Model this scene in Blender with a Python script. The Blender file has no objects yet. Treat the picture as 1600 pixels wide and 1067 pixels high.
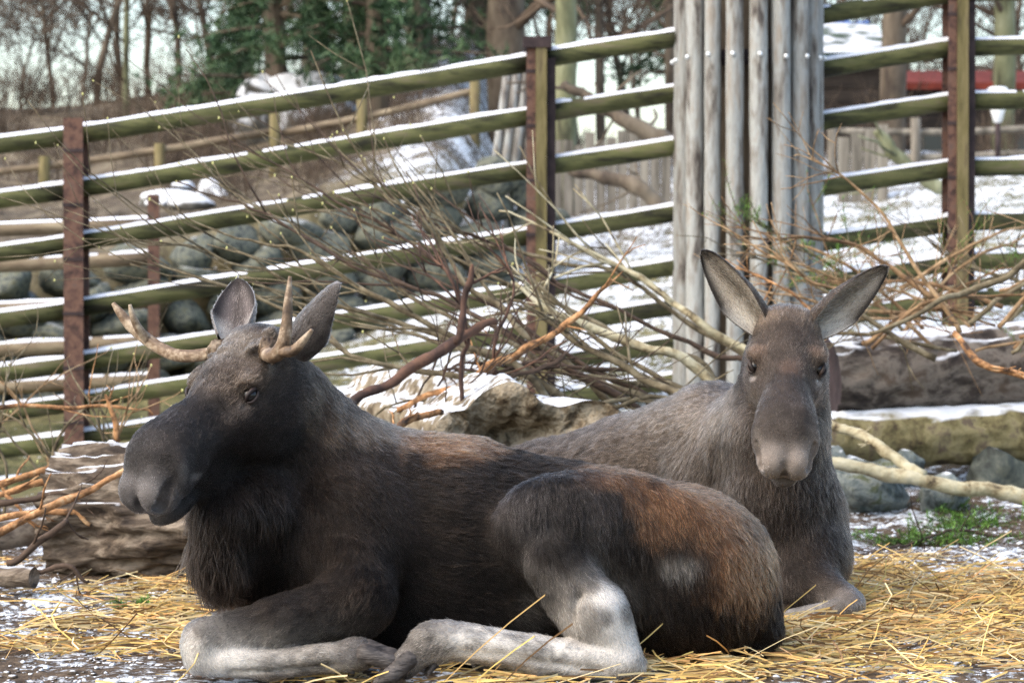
import bpy, math, random
import numpy as np
from mathutils import Vector, Matrix

# ------------------------------------------------------------------ camera
scene = bpy.context.scene
C = scene.collection
FOC, SENS = 85.0, 36.0
KPX = FOC / SENS * 1600.0          # focal length in photo pixels
CAMH, HOR = 1.0, 480.0             # eye height (m), horizon row
cam_d = bpy.data.cameras.new('camera')
cam_d.lens, cam_d.sensor_width = FOC, SENS
cam_d.clip_start, cam_d.clip_end = 0.1, 3000.0
cam_d.dof.use_dof = True
cam_d.dof.focus_distance = 6.75
cam_d.dof.aperture_fstop = 5.3
cam = bpy.data.objects.new('camera', cam_d)
C.objects.link(cam)
cam.location = (0, 0, CAMH)
PITCH = math.atan((533.5 - HOR) / KPX)
cam.rotation_euler = (math.pi / 2 - PITCH, 0, 0)
scene.camera = cam

# ------------------------------------------------------------------ sky, sun, exposure
SUN_EL, SUN_AZ = math.radians(48), math.radians(-122)    # azimuth from +Y (into the picture), left negative
world = bpy.data.worlds.new('World')
scene.world = world
world.use_nodes = True
wn, wl = world.node_tree.nodes, world.node_tree.links
wn.clear()
sky = wn.new('ShaderNodeTexSky')
sky.sky_type = 'NISHITA'
sky.sun_disc = False
sky.sun_elevation = SUN_EL
sky.sun_rotation = SUN_AZ
sky.air_density, sky.dust_density, sky.ozone_density = 1.25, 3.0, 0.1
bg = wn.new('ShaderNodeBackground')
bg.inputs['Strength'].default_value = 0.15
wo = wn.new('ShaderNodeOutputWorld')
wl.new(sky.outputs[0], bg.inputs['Color'])
wl.new(bg.outputs[0], wo.inputs['Surface'])
sun_d = bpy.data.lights.new('sun', 'SUN')
sun_d.energy, sun_d.angle, sun_d.color = 0.8, math.radians(60), (1.0, 0.92, 0.80)
sun = bpy.data.objects.new('sun', sun_d)
C.objects.link(sun)
sd = Vector((math.sin(SUN_AZ) * math.cos(SUN_EL), math.cos(SUN_AZ) * math.cos(SUN_EL), math.sin(SUN_EL)))
sun.rotation_euler = sd.to_track_quat('Z', 'Y').to_euler()
sun.location = (0, 0, 30)
vs = scene.view_settings
vs.view_transform, vs.look, vs.gamma, vs.use_curve_mapping = 'Standard', 'None', 1.0, False
vs.exposure = 1.5
scene.render.engine = 'CYCLES'
cy = scene.cycles
cy.use_denoising = True
cy.denoising_prefilter = 'NONE'
cy.max_bounces, cy.diffuse_bounces, cy.glossy_bounces, cy.transmission_bounces = 6, 3, 2, 4
scene.render.film_transparent = False
scene.cycles_curves.shape = 'RIBBONS'

# ------------------------------------------------------------------ helpers
rng = np.random.default_rng(7)
random.seed(7)

def W(px, py, d):
    """a place at photo column px, row py and distance d metres"""
    return np.array([(px - 800.0) * d / KPX, d, CAMH + (HOR - py) * d / KPX])

def hx(r, g, b):
    f = lambda c: ((c / 255.0 + 0.055) / 1.055) ** 2.4 if c > 10 else c / 255.0 / 12.92
    return (f(r), f(g), f(b))

ORIG = {}
def link(o, parent=None, origin=(0, 0, 0)):
    C.objects.link(o)
    ORIG[o] = np.array(origin, float)
    if parent is not None:
        o.parent = parent
        o.location = Vector(ORIG[o] - ORIG[parent])
    else:
        o.location = Vector(ORIG[o])
    return o

def tag(o, label=None, cat=None, group=None, kind=None):
    if label: o['label'] = label
    if cat: o['category'] = cat
    if group: o['group'] = group
    if kind: o['kind'] = kind
    return o

def thing(name, loc, label, cat, group=None):
    o = bpy.data.objects.new(name, None)
    o.empty_display_size = 0.1
    link(o, None, loc)
    return tag(o, label, cat, group)

def smooth(me, on=True):
    me.polygons.foreach_set('use_smooth', [on] * len(me.polygons))

def mesh_obj(name, verts, faces, mat, parent=None, origin=None, sm=True, cols=None):
    """verts in world space; the object's origin defaults to its parent's, or to its own base"""
    v = np.asarray(verts, float)
    if origin is None:
        if parent is not None:
            origin = ORIG[parent]
        else:
            origin = np.array([v[:, 0].mean(), v[:, 1].mean(), v[:, 2].min()])
    me = bpy.data.meshes.new(name)
    me.from_pydata((v - np.asarray(origin)).tolist(), [], faces if isinstance(faces, list) else faces.tolist())
    if mat is not None: me.materials.append(mat)
    if sm: smooth(me)
    if cols is not None:
        a = me.color_attributes.new('coat', 'FLOAT_COLOR', 'POINT')
        cc = np.ones((len(v), 4), np.float32); cc[:, :3] = cols
        a.data.foreach_set('color', cc.ravel())
    me.update()
    o = bpy.data.objects.new(name, me)
    return link(o, parent, origin)

def share(o, name, parent, loc, rot=(0, 0, 0), scl=(1, 1, 1)):
    """another object on the same mesh"""
    c = bpy.data.objects.new(name, o if isinstance(o, bpy.types.Mesh) else o.data)
    link(c, parent, loc)
    c.rotation_euler = rot
    c.scale = scl
    return c

def tube(pts, rads, seg=8, cap=True, jit=0.0, seed=0, flute=0.0):
    """tapered tube along a polyline -> verts, faces"""
    P = np.asarray(pts, float); n = len(P)
    R = np.broadcast_to(np.asarray(rads, float), (n,))
    T = np.gradient(P, axis=0); T /= np.linalg.norm(T, axis=1)[:, None] + 1e-9
    ref = np.array([0, 0, 1.0]) if abs(T[0][2]) < 0.9 else np.array([1.0, 0, 0])
    A = np.cross(T[0], ref); A /= np.linalg.norm(A)
    g = np.random.default_rng(seed)
    fl = 1 + flute * g.standard_normal(seg)
    V = []
    for i in range(n):
        A = A - T[i] * (A @ T[i]); A /= np.linalg.norm(A) + 1e-9
        B = np.cross(T[i], A)
        th = np.arange(seg) * 2 * np.pi / seg
        rr = R[i] * fl * (1 + jit * g.standard_normal(seg))
        V.append(P[i] + (np.cos(th) * rr)[:, None] * A + (np.sin(th) * rr)[:, None] * B)
    V = np.concatenate(V)
    F = []
    for i in range(n - 1):
        for j in range(seg):
            k = (j + 1) % seg
            F.append((i * seg + j, i * seg + k, (i + 1) * seg + k, (i + 1) * seg + j))
    if cap:
        F.append(tuple(range(seg - 1, -1, -1)))
        F.append(tuple((n - 1) * seg + j for j in range(seg)))
    return V, F

def ball(c, r, seg=20, rings=12, sq=(1, 1, 1), R=np.eye(3)):
    V, F = [], []
    for i in range(rings + 1):
        ph = math.pi * i / rings
        for j in range(seg):
            th = 2 * math.pi * j / seg
            V.append((math.sin(ph) * math.cos(th) * sq[0], math.sin(ph) * math.sin(th) * sq[1], math.cos(ph) * sq[2]))
    for i in range(rings):
        for j in range(seg):
            F.append((i * seg + j, (i + 1) * seg + j, (i + 1) * seg + (j + 1) % seg, i * seg + (j + 1) % seg))
    return np.array(c) + (np.array(V) * r) @ np.array(R).T, F

def join(parts):
    V, F, o = [], [], 0
    for v, f in parts:
        V.append(np.asarray(v, float)); F += [tuple(i + o for i in q) for q in f]; o += len(v)
    return np.concatenate(V), F

def catmull(P, n):
    P = np.asarray(P, float)
    if len(P) == 2:
        return P[0] + np.linspace(0, 1, n)[:, None] * (P[1] - P[0])
    Q = np.vstack([2 * P[0] - P[1], P, 2 * P[-1] - P[-2]])
    t = np.linspace(0, len(P) - 1, n); i = np.minimum(t.astype(int), len(P) - 2); u = (t - i)[:, None]
    a, b, c, d = Q[i], Q[i + 1], Q[i + 2], Q[i + 3]
    return 0.5 * (2 * b + (c - a) * u + (2 * a - 5 * b + 4 * c - d) * u ** 2 + (3 * b - a - 3 * c + d) * u ** 3)

def lerp1(R, n):
    R = np.asarray(R, float)
    return np.interp(np.linspace(0, len(R) - 1, n), np.arange(len(R)), R)

# value noise (numpy), one or three channels
_tab = np.random.default_rng(3).uniform(-1, 1, (64, 64, 64, 3)).astype(np.float32)
def vnoise(P, scale):
    q = np.asarray(P) / scale
    i = np.floor(q).astype(int); f = q - i; f = f * f * (3 - 2 * f)
    out = 0
    for dx in (0, 1):
        for dy in (0, 1):
            for dz in (0, 1):
                w = (f[:, 0] if dx else 1 - f[:, 0]) * (f[:, 1] if dy else 1 - f[:, 1]) * (f[:, 2] if dz else 1 - f[:, 2])
                out = out + w[:, None] * _tab[(i[:, 0] + dx) & 63, (i[:, 1] + dy) & 63, (i[:, 2] + dz) & 63]
    return out

# ------------------------------------------------------------------ signed-distance modelling
def sdf_eval(p, X):
    if p['t'] == 'c':
        a, b = p['a'], p['b']; ba = b - a; pa = X - a
        t = np.clip((pa @ ba) / (ba @ ba + 1e-12), 0, 1)
        return np.linalg.norm(pa - t[..., None] * ba, axis=-1) - (p['r1'] + t * (p['r2'] - p['r1']))
    q = (X - p['a']) @ p['R']
    r = p['r']
    k0 = np.linalg.norm(q / r, axis=-1); k1 = np.linalg.norm(q / (r * r), axis=-1) + 1e-9
    return k0 * (k0 - 1) / k1

def bbox(p):
    if p['t'] == 'c':
        return np.minimum(p['a'] - p['r1'], p['b'] - p['r2']), np.maximum(p['a'] + p['r1'], p['b'] + p['r2'])
    m = p['r'].max()
    return p['a'] - m, p['a'] + m

def sdf_grid(prims, lo, hi, h):
    n = np.ceil((np.asarray(hi) - lo) / h).astype(int) + 1
    F = np.full(n, 0.2, np.float32)
    for p in prims:
        k = p['k']
        b0, b1 = bbox(p); m = k + 3 * h
        i0 = np.clip(np.floor((b0 - m - lo) / h).astype(int), 0, n); i1 = np.clip(np.ceil((b1 + m - lo) / h).astype(int) + 1, 0, n)
        if (i1 <= i0).any(): continue
        ax = [(lo[a] + h * np.arange(i0[a], i1[a])).astype(np.float32) for a in range(3)]
        X = np.stack(np.meshgrid(*ax, indexing='ij'), -1)
        f = sdf_eval(p, X).astype(np.float32)
        sl = tuple(slice(i0[a], i1[a]) for a in range(3))
        G = F[sl]
        if p.get('cut'):
            hh = np.maximum(k - np.abs(G + f), 0) / k
            F[sl] = np.maximum(G, -f) + hh * hh * k * 0.25
        else:
            hh = np.maximum(k - np.abs(G - f), 0) / k
            F[sl] = np.minimum(G, f) - hh * hh * k * 0.25
    return F

def surface_nets(F, lo, h):
    S = F < 0
    n = np.array(F.shape)
    c = np.zeros(n - 1, np.int8)
    for dx in (0, 1):
        for dy in (0, 1):
            for dz in (0, 1):
                c += S[dx:n[0] - 1 + dx, dy:n[1] - 1 + dy, dz:n[2] - 1 + dz]
    act = (c > 0) & (c < 8)
    I = np.argwhere(act)
    idx = np.full(n - 1, -1, np.int64); idx[act] = np.arange(len(I))
    acc = np.zeros((len(I), 3)); cnt = np.zeros(len(I))
    corners = [(a, b, d) for a in (0, 1) for b in (0, 1) for d in (0, 1)]
    for a in corners:
        for ax in range(3):
            if a[ax]: continue
            b = list(a); b[ax] = 1
            fa = F[I[:, 0] + a[0], I[:, 1] + a[1], I[:, 2] + a[2]]
            fb = F[I[:, 0] + b[0], I[:, 1] + b[1], I[:, 2] + b[2]]
            m = (fa < 0) != (fb < 0)
            t = np.where(m, fa / np.where(m, fa - fb, 1), 0)
            q = np.tile(np.array(a, float), (len(I), 1)); q[:, ax] += t
            acc[m] += q[m]; cnt[m] += 1
    V = lo + h * (I + acc / cnt[:, None])
    Q = []
    for ax in range(3):
        u, v = (ax + 1) % 3, (ax + 2) % 3
        s0 = [slice(None)] * 3; s1 = [slice(None)] * 3
        s0[ax] = slice(0, n[ax] - 1); s1[ax] = slice(1, n[ax])
        E = np.argwhere(S[tuple(s0)] != S[tuple(s1)])
        E = E[(E[:, u] > 0) & (E[:, v] > 0) & (E[:, u] < n[u] - 1) & (E[:, v] < n[v] - 1)]
        if not len(E): continue
        du = np.zeros(3, int); du[u] = 1; dv = np.zeros(3, int); dv[v] = 1
        g = lambda e: idx[e[:, 0], e[:, 1], e[:, 2]]
        q = np.stack([g(E - du - dv), g(E - dv), g(E), g(E - du)], 1)
        flip = ~S[E[:, 0], E[:, 1], E[:, 2]]
        q[flip] = q[flip][:, ::-1]
        Q.append(q)
    return V, np.concatenate(Q)

def vert_normals(V, Q):
    n = np.cross(V[Q[:, 2]] - V[Q[:, 0]], V[Q[:, 3]] - V[Q[:, 1]])
    N = np.zeros_like(V)
    for j in range(4): np.add.at(N, Q[:, j], n)
    return N / (np.linalg.norm(N, axis=1)[:, None] + 1e-12)

def relax(V, Q, it=1):
    for _ in range(it):
        A = np.zeros_like(V); c = np.zeros(len(V))
        for j in range(4):
            a, b = Q[:, j], Q[:, (j + 1) % 4]
            np.add.at(A, a, V[b]); np.add.at(A, b, V[a]); np.add.at(c, a, 1); np.add.at(c, b, 1)
        V = 0.5 * V + 0.5 * A / np.maximum(c, 1)[:, None]
    return V

# ------------------------------------------------------------------ materials
def new_mat(name):
    m = bpy.data.materials.new(name); m.use_nodes = True
    nt = m.node_tree; b = nt.nodes['Principled BSDF']
    return m, nt, b

def noise_mat(name, cols, scale=8.0, detail=6.0, rough=0.8, bump=0.3, bscale=None, stretch=(1, 1, 1), spec=0.25, dist=0.3, stops=None, bdist=0.01, vary=0.0):
    """colour ramp over object-space noise, with matching fine relief"""
    m, nt, b = new_mat(name)
    N, L = nt.nodes, nt.links
    tc = N.new('ShaderNodeTexCoord'); mp = N.new('ShaderNodeMapping'); mp.inputs['Scale'].default_value = stretch
    L.new(tc.outputs['Object'], mp.inputs['Vector'])
    nz = N.new('ShaderNodeTexNoise'); nz.inputs['Scale'].default_value = scale; nz.inputs['Detail'].default_value = detail
    nz.inputs['Roughness'].default_value = 0.65; nz.inputs['Distortion'].default_value = dist
    L.new(mp.outputs[0], nz.inputs['Vector'])
    cr = N.new('ShaderNodeValToRGB'); e = cr.color_ramp.elements
    k = len(cols)
    st = stops or [0.36 + 0.28 * i / max(k - 1, 1) for i in range(k)]
    while len(e) < k: e.new(0.5)
    for i in range(k):
        e[i].position = st[i]; e[i].color = (*cols[i], 1)
    L.new(nz.outputs['Fac'], cr.inputs['Fac'])
    outc = cr.outputs['Color']
    if vary:
        oi = N.new('ShaderNodeObjectInfo'); mr = N.new('ShaderNodeMapRange'); mr.inputs[3].default_value = 1 - vary; mr.inputs[4].default_value = 1 + vary
        L.new(oi.outputs['Random'], mr.inputs[0])
        vm = N.new('ShaderNodeVectorMath'); vm.operation = 'SCALE'; L.new(outc, vm.inputs[0]); L.new(mr.outputs[0], vm.inputs['Scale'])
        ad = N.new('ShaderNodeVectorMath'); ad.operation = 'SCALE'; L.new(oi.outputs['Random'], ad.inputs['Scale']); ad.inputs[0].default_value = (13.0, 7.0, 5.0)
        va = N.new('ShaderNodeVectorMath'); va.operation = 'ADD'; L.new(mp.outputs[0], va.inputs[0]); L.new(ad.outputs[0], va.inputs[1]); L.new(va.outputs[0], nz.inputs['Vector'])
        outc = vm.outputs[0]
    L.new(outc, b.inputs['Base Color'])
    b.inputs['Roughness'].default_value = rough; b.inputs['Specular IOR Level'].default_value = spec
    if bump:
        n2 = N.new('ShaderNodeTexNoise'); n2.inputs['Scale'].default_value = bscale or scale * 3; n2.inputs['Detail'].default_value = 8
        L.new(mp.outputs[0], n2.inputs['Vector'])
        bp = N.new('ShaderNodeBump'); bp.inputs['Strength'].default_value = bump; bp.inputs['Distance'].default_value = bdist
        L.new(n2.outputs['Fac'], bp.inputs['Height']); L.new(bp.outputs['Normal'], b.inputs['Normal'])
    return m
# ------------------------------------------------------------------ terrain
FD = 16.0                                   # distance of the enclosure fence
def sstep(a, b, x):
    t = np.clip((x - a) / (b - a), 0, 1); return t * t * (3 - 2 * t)
def zfence(x): return 0.36 + 0.122 * np.clip(x - 1.06, -6, 4)
def wall_y(x): return 20.2 + 0.45 * np.clip(x + 4, -3, 6)      # line of the stone wall
def ground_z(x, y):
    x = np.asarray(x, float); y = np.asarray(y, float)
    z = sstep(10.0, 16.0, y) * zfence(x)
    back = np.clip(y - 16.0, 0, None)
    sl = 0.105 + 0.065 * sstep(-3.5, 0.5, x)
    z = z + sl * np.minimum(back, 10) + 0.03 * np.clip(back - 10, 0, 40)
    left = 1 - sstep(-0.8, 0.3, x)
    up = sstep(0.0, 0.5, y - wall_y(x))
    z = z + left * up * (1.10 + 0.065 * np.clip(y - wall_y(x), 0, 22))
    hill = np.exp(-((x + 2.0) / 9.0) ** 2) * sstep(24, 40, y) * 1.1
    z = z + hill - 0.03 * np.clip(y - 50, 0, 200) * 1.0
    return np.maximum(z, -6.0)

def snow_nodes(N, L, geo_z=True):
    pass

def ground_material():
    m, nt, b = new_mat('snowy_soil')
    N, L = nt.nodes, nt.links
    geo = N.new('ShaderNodeNewGeometry')
    sx = N.new('ShaderNodeSeparateXYZ'); L.new(geo.outputs['Position'], sx.inputs[0])
    def noise(sc, det=6, rough=0.6):
        n = N.new('ShaderNodeTexNoise'); n.inputs['Scale'].default_value = sc; n.inputs['Detail'].default_value = det; n.inputs['Roughness'].default_value = rough
        L.new(geo.outputs['Position'], n.inputs['Vector']); return n.outputs['Fac']
    def ramp(x, stops):
        r = N.new('ShaderNodeValToRGB'); e = r.color_ramp.elements
        while len(e) < len(stops): e.new(0.5)
        for i, (p, c) in enumerate(stops): e[i].position = p; e[i].color = (*c, 1)
        L.new(x, r.inputs['Fac']); return r.outputs['Color']
    def mix(f, a, c):
        q = N.new('ShaderNodeMix'); q.data_type = 'RGBA'
        L.new(f, q.inputs[0]); L.new(a, q.inputs[6]); L.new(c, q.inputs[7]); return q.outputs[2]
    def mrange(x, a, c_, lo=0.0, hi=1.0):
        q = N.new('ShaderNodeMapRange'); q.inputs[1].default_value = a; q.inputs[2].default_value = c_; q.inputs[3].default_value = lo; q.inputs[4].default_value = hi
        L.new(x, q.inputs[0]); return q.outputs[0]
    def math_(op, a, c_):
        q = N.new('ShaderNodeMath'); q.operation = op
        for i, v in enumerate((a, c_)):
            if isinstance(v, (int, float)): q.inputs[i].default_value = v
            else: L.new(v, q.inputs[i])
        return q.outputs[0]
    soil = ramp(noise(30, 8, 0.7), [(0.3, hx(44, 36, 30)), (0.5, hx(84, 70, 56)), (0.7, hx(120, 104, 86))])
    grass = ramp(noise(9, 7, 0.7), [(0.34, hx(56, 54, 36)), (0.5, hx(100, 98, 62)), (0.66, hx(142, 132, 94))])
    leaf = ramp(noise(4, 8, 0.75), [(0.36, hx(54, 47, 40)), (0.5, hx(92, 82, 68)), (0.64, hx(128, 118, 100))])
    far = mrange(sx.outputs['Y'], 12.0, 15.0)
    hillf = mrange(math_('ADD', math_('MULTIPLY', sx.outputs['X'], -0.6), sx.outputs['Y']), 21.0, 24.0)
    base = mix(far, soil, grass)
    base = mix(hillf, base, leaf)
    snow = ramp(noise(60, 3), [(0.3, hx(214, 222, 232)), (0.7, hx(240, 243, 247))])
    # how much snow lies where: thin and broken near, closed beyond the fence, patchy on the hill
    thr = math_('SUBTRACT', 0.53, math_('MULTIPLY', far, 0.045))
    thr = math_('ADD', thr, math_('MULTIPLY', hillf, 0.02))
    thr = math_('ADD', thr, math_('MULTIPLY', math_('MULTIPLY', mrange(sx.outputs['X'], -0.9, -2.0), far), 0.13))
    n1 = math_('ADD', math_('MULTIPLY', noise(2.4, 3), 0.35), math_('MULTIPLY', noise(21, 7, 0.72), 0.65))
    f = mrange(math_('SUBTRACT', n1, thr), -0.02, 0.035)
    L.new(mix(f, base, snow), b.inputs['Base Color'])
    b.inputs['Roughness'].default_value = 0.85; b.inputs['Specular IOR Level'].default_value = 0.2
    bp = N.new('ShaderNodeBump'); bp.inputs['Strength'].default_value = 0.8; bp.inputs['Distance'].default_value = 0.02
    L.new(math_('ADD', noise(45, 8, 0.7), math_('MULTIPLY', f, 0.5)), bp.inputs['Height']); L.new(bp.outputs['Normal'], b.inputs['Normal'])
    return m

ys = np.concatenate([np.arange(1.5, 5.0, 0.25), np.arange(5.0, 9.6, 0.022), np.arange(9.6, 19, 0.07), np.arange(19, 30, 0.14), np.geomspace(30, 400, 70)])
xs = np.concatenate([-np.geomspace(160, 4.05, 34), np.arange(-4, 4.001, 0.032), np.geomspace(4.05, 160, 34)])
GX, GY = np.meshgrid(xs, ys, indexing='ij')
GZ = ground_z(GX, GY)
_p = np.stack([GX.ravel(), GY.ravel(), np.zeros(GX.size)], 1)
rough = 0.022 * vnoise(_p, 0.33)[:, 0] + 0.010 * vnoise(_p + 2, 0.09)[:, 0] + 0.006 * vnoise(_p + 7, 0.04)[:, 1]
rough = rough * (1 + 3.0 * sstep(22, 40, _p[:, 1])) + sstep(17, 26, _p[:, 1]) * 0.12 * vnoise(_p, 1.3)[:, 2]
flatten = 1 - 0.6 * np.exp(-(((_p[:, 0] - 0.1) / 1.5) ** 2 + ((_p[:, 1] - 7.0) / 1.0) ** 2))
GZ = GZ + (rough * flatten).reshape(GX.shape)
nx_, ny_ = len(xs), len(ys)
ii = np.arange((nx_ - 1) * ny_).reshape(nx_ - 1, ny_)[:, :-1].ravel()
GQ = np.stack([ii, ii + ny_, ii + ny_ + 1, ii + 1], 1)
M_ground = ground_material()
ground = mesh_obj('ground', np.stack([GX.ravel(), GY.ravel(), GZ.ravel()], 1), GQ, M_ground, origin=(0, 0, 0))
tag(ground, kind='structure')
def gz(x, y):
    """height of the built ground sheet"""
    i = np.clip(np.searchsorted(xs, x) - 1, 0, nx_ - 2); j = np.clip(np.searchsorted(ys, y) - 1, 0, ny_ - 2)
    u = (x - xs[i]) / (xs[i + 1] - xs[i]); v = (y - ys[j]) / (ys[j + 1] - ys[j])
    return (GZ[i, j] * (1 - u) + GZ[i + 1, j] * u) * (1 - v) + (GZ[i, j + 1] * (1 - u) + GZ[i + 1, j + 1] * u) * v

# ------------------------------------------------------------------ materials of the place
def add_snow(m, lo=0.55, hi=0.8, amt=0.25, scale=14):
    """snow lying on the upward faces of a material, broken up by noise"""
    nt = m.node_tree; N, L = nt.nodes, nt.links; b = nt.nodes['Principled BSDF']
    src = b.inputs['Base Color'].links[0].from_socket
    geo = N.new('ShaderNodeNewGeometry'); sp = N.new('ShaderNodeSeparateXYZ'); L.new(geo.outputs['Normal'], sp.inputs[0])
    nz = N.new('ShaderNodeTexNoise'); nz.inputs['Scale'].default_value = scale; nz.inputs['Detail'].default_value = 6
    L.new(geo.outputs['Position'], nz.inputs['Vector'])
    a = N.new('ShaderNodeMath'); a.operation = 'MULTIPLY_ADD'; L.new(nz.outputs['Fac'], a.inputs[0]); a.inputs[1].default_value = amt * 4; L.new(sp.outputs['Z'], a.inputs[2])
    r = N.new('ShaderNodeMapRange'); r.inputs[1].default_value = lo + amt * 2; r.inputs[2].default_value = hi + amt * 2; L.new(a.outputs[0], r.inputs[0])
    mx = N.new('ShaderNodeMix'); mx.data_type = 'RGBA'; L.new(r.outputs[0], mx.inputs[0]); L.new(src, mx.inputs[6]); mx.inputs[7].default_value = (0.68, 0.71, 0.76, 1)
    L.new(mx.outputs[2], b.inputs['Base Color'])
    return m

M_rail = noise_mat('mossy_rail_wood', [hx(34, 34, 25), hx(62, 64, 40), hx(84, 86, 54), hx(92, 86, 68)], scale=7, detail=9, bump=0.8, bscale=30, stretch=(0.35, 1, 1.6), vary=0.22)
M_rail2 = noise_mat('grey_rail_wood', [hx(78, 68, 56), hx(118, 104, 86), hx(146, 134, 112)], scale=5, detail=8, bump=0.5, bscale=30, stretch=(0.35, 1, 1.6))
M_snow = noise_mat('fresh_snow', [hx(206, 211, 221), hx(232, 234, 240)], scale=20, rough=0.7, bump=0.4, bscale=60)
M_rust = noise_mat('rusty_steel', [hx(50, 39, 36), hx(80, 59, 53), hx(104, 78, 66), hx(88, 72, 66)], scale=12, detail=10, rough=0.8, bump=0.3, bscale=60)
M_rustd = noise_mat('dark_steel', [hx(40, 32, 34), hx(66, 54, 54)], scale=9, rough=0.75, bump=0.3)
M_insert = noise_mat('ochre_timber', [hx(66, 60, 40), hx(98, 90, 58), hx(112, 102, 72), hx(84, 74, 54)], scale=9, detail=9, bump=0.7, stretch=(1, 1, 0.2))
M_pole = noise_mat('grey_pole_wood', [hx(66, 61, 58), hx(118, 114, 108), hx(148, 151, 149), hx(132, 125, 116)], scale=5, detail=9, bump=0.6, bscale=24, stretch=(2.2, 2.2, 0.45), stops=[0.36, 0.43, 0.53, 0.64], vary=0.14, bdist=0.02)
M_zinc, _nt, _b = new_mat('zinc_bolt'); _b.inputs['Base Color'].default_value = (0.75, 0.78, 0.8, 1); _b.inputs['Metallic'].default_value = 0.6; _b.inputs['Roughness'].default_value = 0.35
M_stone = add_snow(noise_mat('wall_stone', [hx(44, 47, 45), hx(74, 79, 74), hx(104, 106, 94), hx(86, 85, 66)], scale=5, detail=8, bump=0.7, bscale=16), 0.95, 1.15, 0.15)
M_rock = add_snow(noise_mat('blue_grey_rock', [hx(58, 64, 62), hx(96, 105, 104), hx(124, 130, 126), hx(88, 94, 70)], scale=9, detail=10, bump=1.0, bdist=0.03), 0.9, 1.0, 0.1)
M_bark = noise_mat('furrowed_bark', [hx(40, 33, 28), hx(84, 73, 62), hx(134, 122, 108)], scale=16, detail=9, bump=1.0, bscale=40, stretch=(0.3, 1, 1), bdist=0.02)
M_barksnow = add_snow(noise_mat('furrowed_bark_snow', [hx(40, 33, 28), hx(84, 73, 62), hx(134, 122, 108)], scale=16, detail=9, bump=1.0, bscale=40, stretch=(0.3, 1, 1), bdist=0.02), 0.80, 0.95, 0.22, 9)
M_darkbark = add_snow(noise_mat('dark_smooth_bark', [hx(36, 31, 29), hx(64, 57, 52), hx(112, 104, 96), hx(80, 69, 60)], scale=7, detail=9, bump=0.7, bscale=18, stretch=(0.6, 1, 1)), 0.72, 0.9, 0.2, 6)
M_moss = add_snow(noise_mat('mossy_bark', [hx(64, 54, 40), hx(102, 94, 64), hx(126, 118, 86), hx(94, 82, 68)], scale=9, detail=9, bump=0.9), 0.6, 0.85, 0.25, 6)
M_oldwood = noise_mat('weathered_log_end', [hx(50, 38, 26), hx(100, 88, 70), hx(146, 136, 118), hx(110, 98, 80)], scale=11, detail=9, bump=1.0, bscale=30, bdist=0.03, stops=[0.34, 0.44, 0.54, 0.66])
M_oldsnow = add_snow(noise_mat('weathered_log', [hx(74, 62, 46), hx(120, 108, 88), hx(150, 140, 122)], scale=11, detail=9, bump=0.9, bscale=24), 0.62, 0.95, 0.6, 22)
M_twig = noise_mat('olive_twig', [hx(66, 58, 44), hx(100, 90, 70), hx(128, 119, 98)], scale=16, bump=0.3)
M_twigd = noise_mat('dark_twig', [hx(52, 42, 36), hx(86, 70, 58)], scale=16, bump=0.3)
M_orange = noise_mat('peeled_orange_wood', [hx(62, 50, 42), hx(124, 90, 60), hx(168, 124, 84), hx(188, 154, 116)], scale=15, detail=9, bump=0.9, bscale=60, stretch=(1, 1, 1))
M_redbr = noise_mat('red_brown_bark', [hx(50, 40, 37), hx(80, 60, 52), hx(112, 82, 64)], scale=7, detail=7, bump=0.4)
M_tan = noise_mat('tan_twig', [hx(92, 74, 54), hx(140, 114, 84), hx(166, 144, 114)], scale=12, bump=0.3)
M_pale = noise_mat('peeled_pale_wood', [hx(72, 62, 48), hx(138, 126, 98), hx(172, 164, 136), hx(190, 184, 160)], scale=9, detail=9, bump=0.8, bscale=36, stops=[0.34, 0.42, 0.52, 0.66])
M_bud, _nt, _b = new_mat('yellow_bud'); _b.inputs['Base Color'].default_value = (*hx(186, 184, 116), 1)
M_needle = noise_mat('green_needles', [hx(58, 92, 40), hx(92, 134, 58), hx(122, 158, 76)], scale=20, bump=0)
M_pine = noise_mat('pine_needles', [hx(36, 54, 38), hx(58, 84, 56), hx(90, 110, 78)], scale=1.3, bump=0, rough=0.6)
M_trunk = noise_mat('tree_bark', [hx(56, 48, 42), hx(92, 82, 70), hx(116, 106, 92)], scale=4, detail=8, bump=0.6, stretch=(1, 1, 0.3))
M_trunkg = noise_mat('green_tree_bark', [hx(66, 66, 50), hx(110, 112, 84), hx(136, 138, 112)], scale=4, detail=8, bump=0.6, stretch=(1, 1, 0.3))
M_twigfar = noise_mat('winter_twigs', [hx(66, 56, 48), hx(100, 86, 72)], scale=2, bump=0)
M_board = noise_mat('grey_boards', [hx(78, 74, 66), hx(118, 112, 102), hx(142, 136, 124)], scale=5, detail=7, bump=0.4, stretch=(2, 2, 0.2))
M_brownboard = noise_mat('dark_boards', [hx(44, 38, 34), hx(72, 62, 54)], scale=5, bump=0.4, stretch=(0.3, 1, 2))
M_redroof = noise_mat('red_roof_paint', [hx(96, 40, 32), hx(128, 58, 44)], scale=6, bump=0.2)
M_greenroof = add_snow(noise_mat('green_roof_felt', [hx(54, 66, 54), hx(78, 92, 74)], scale=6, bump=0.2), 0.8, 1.0, 0.3, 3)
M_blue = noise_mat('blue_sheet', [hx(58, 92, 160), hx(88, 122, 186)], scale=3, bump=0.1)
M_white, _nt, _b = new_mat('white_enamel'); _b.inputs['Base Color'].default_value = (0.75, 0.77, 0.78, 1); _b.inputs['Roughness'].default_value = 0.4
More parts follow.
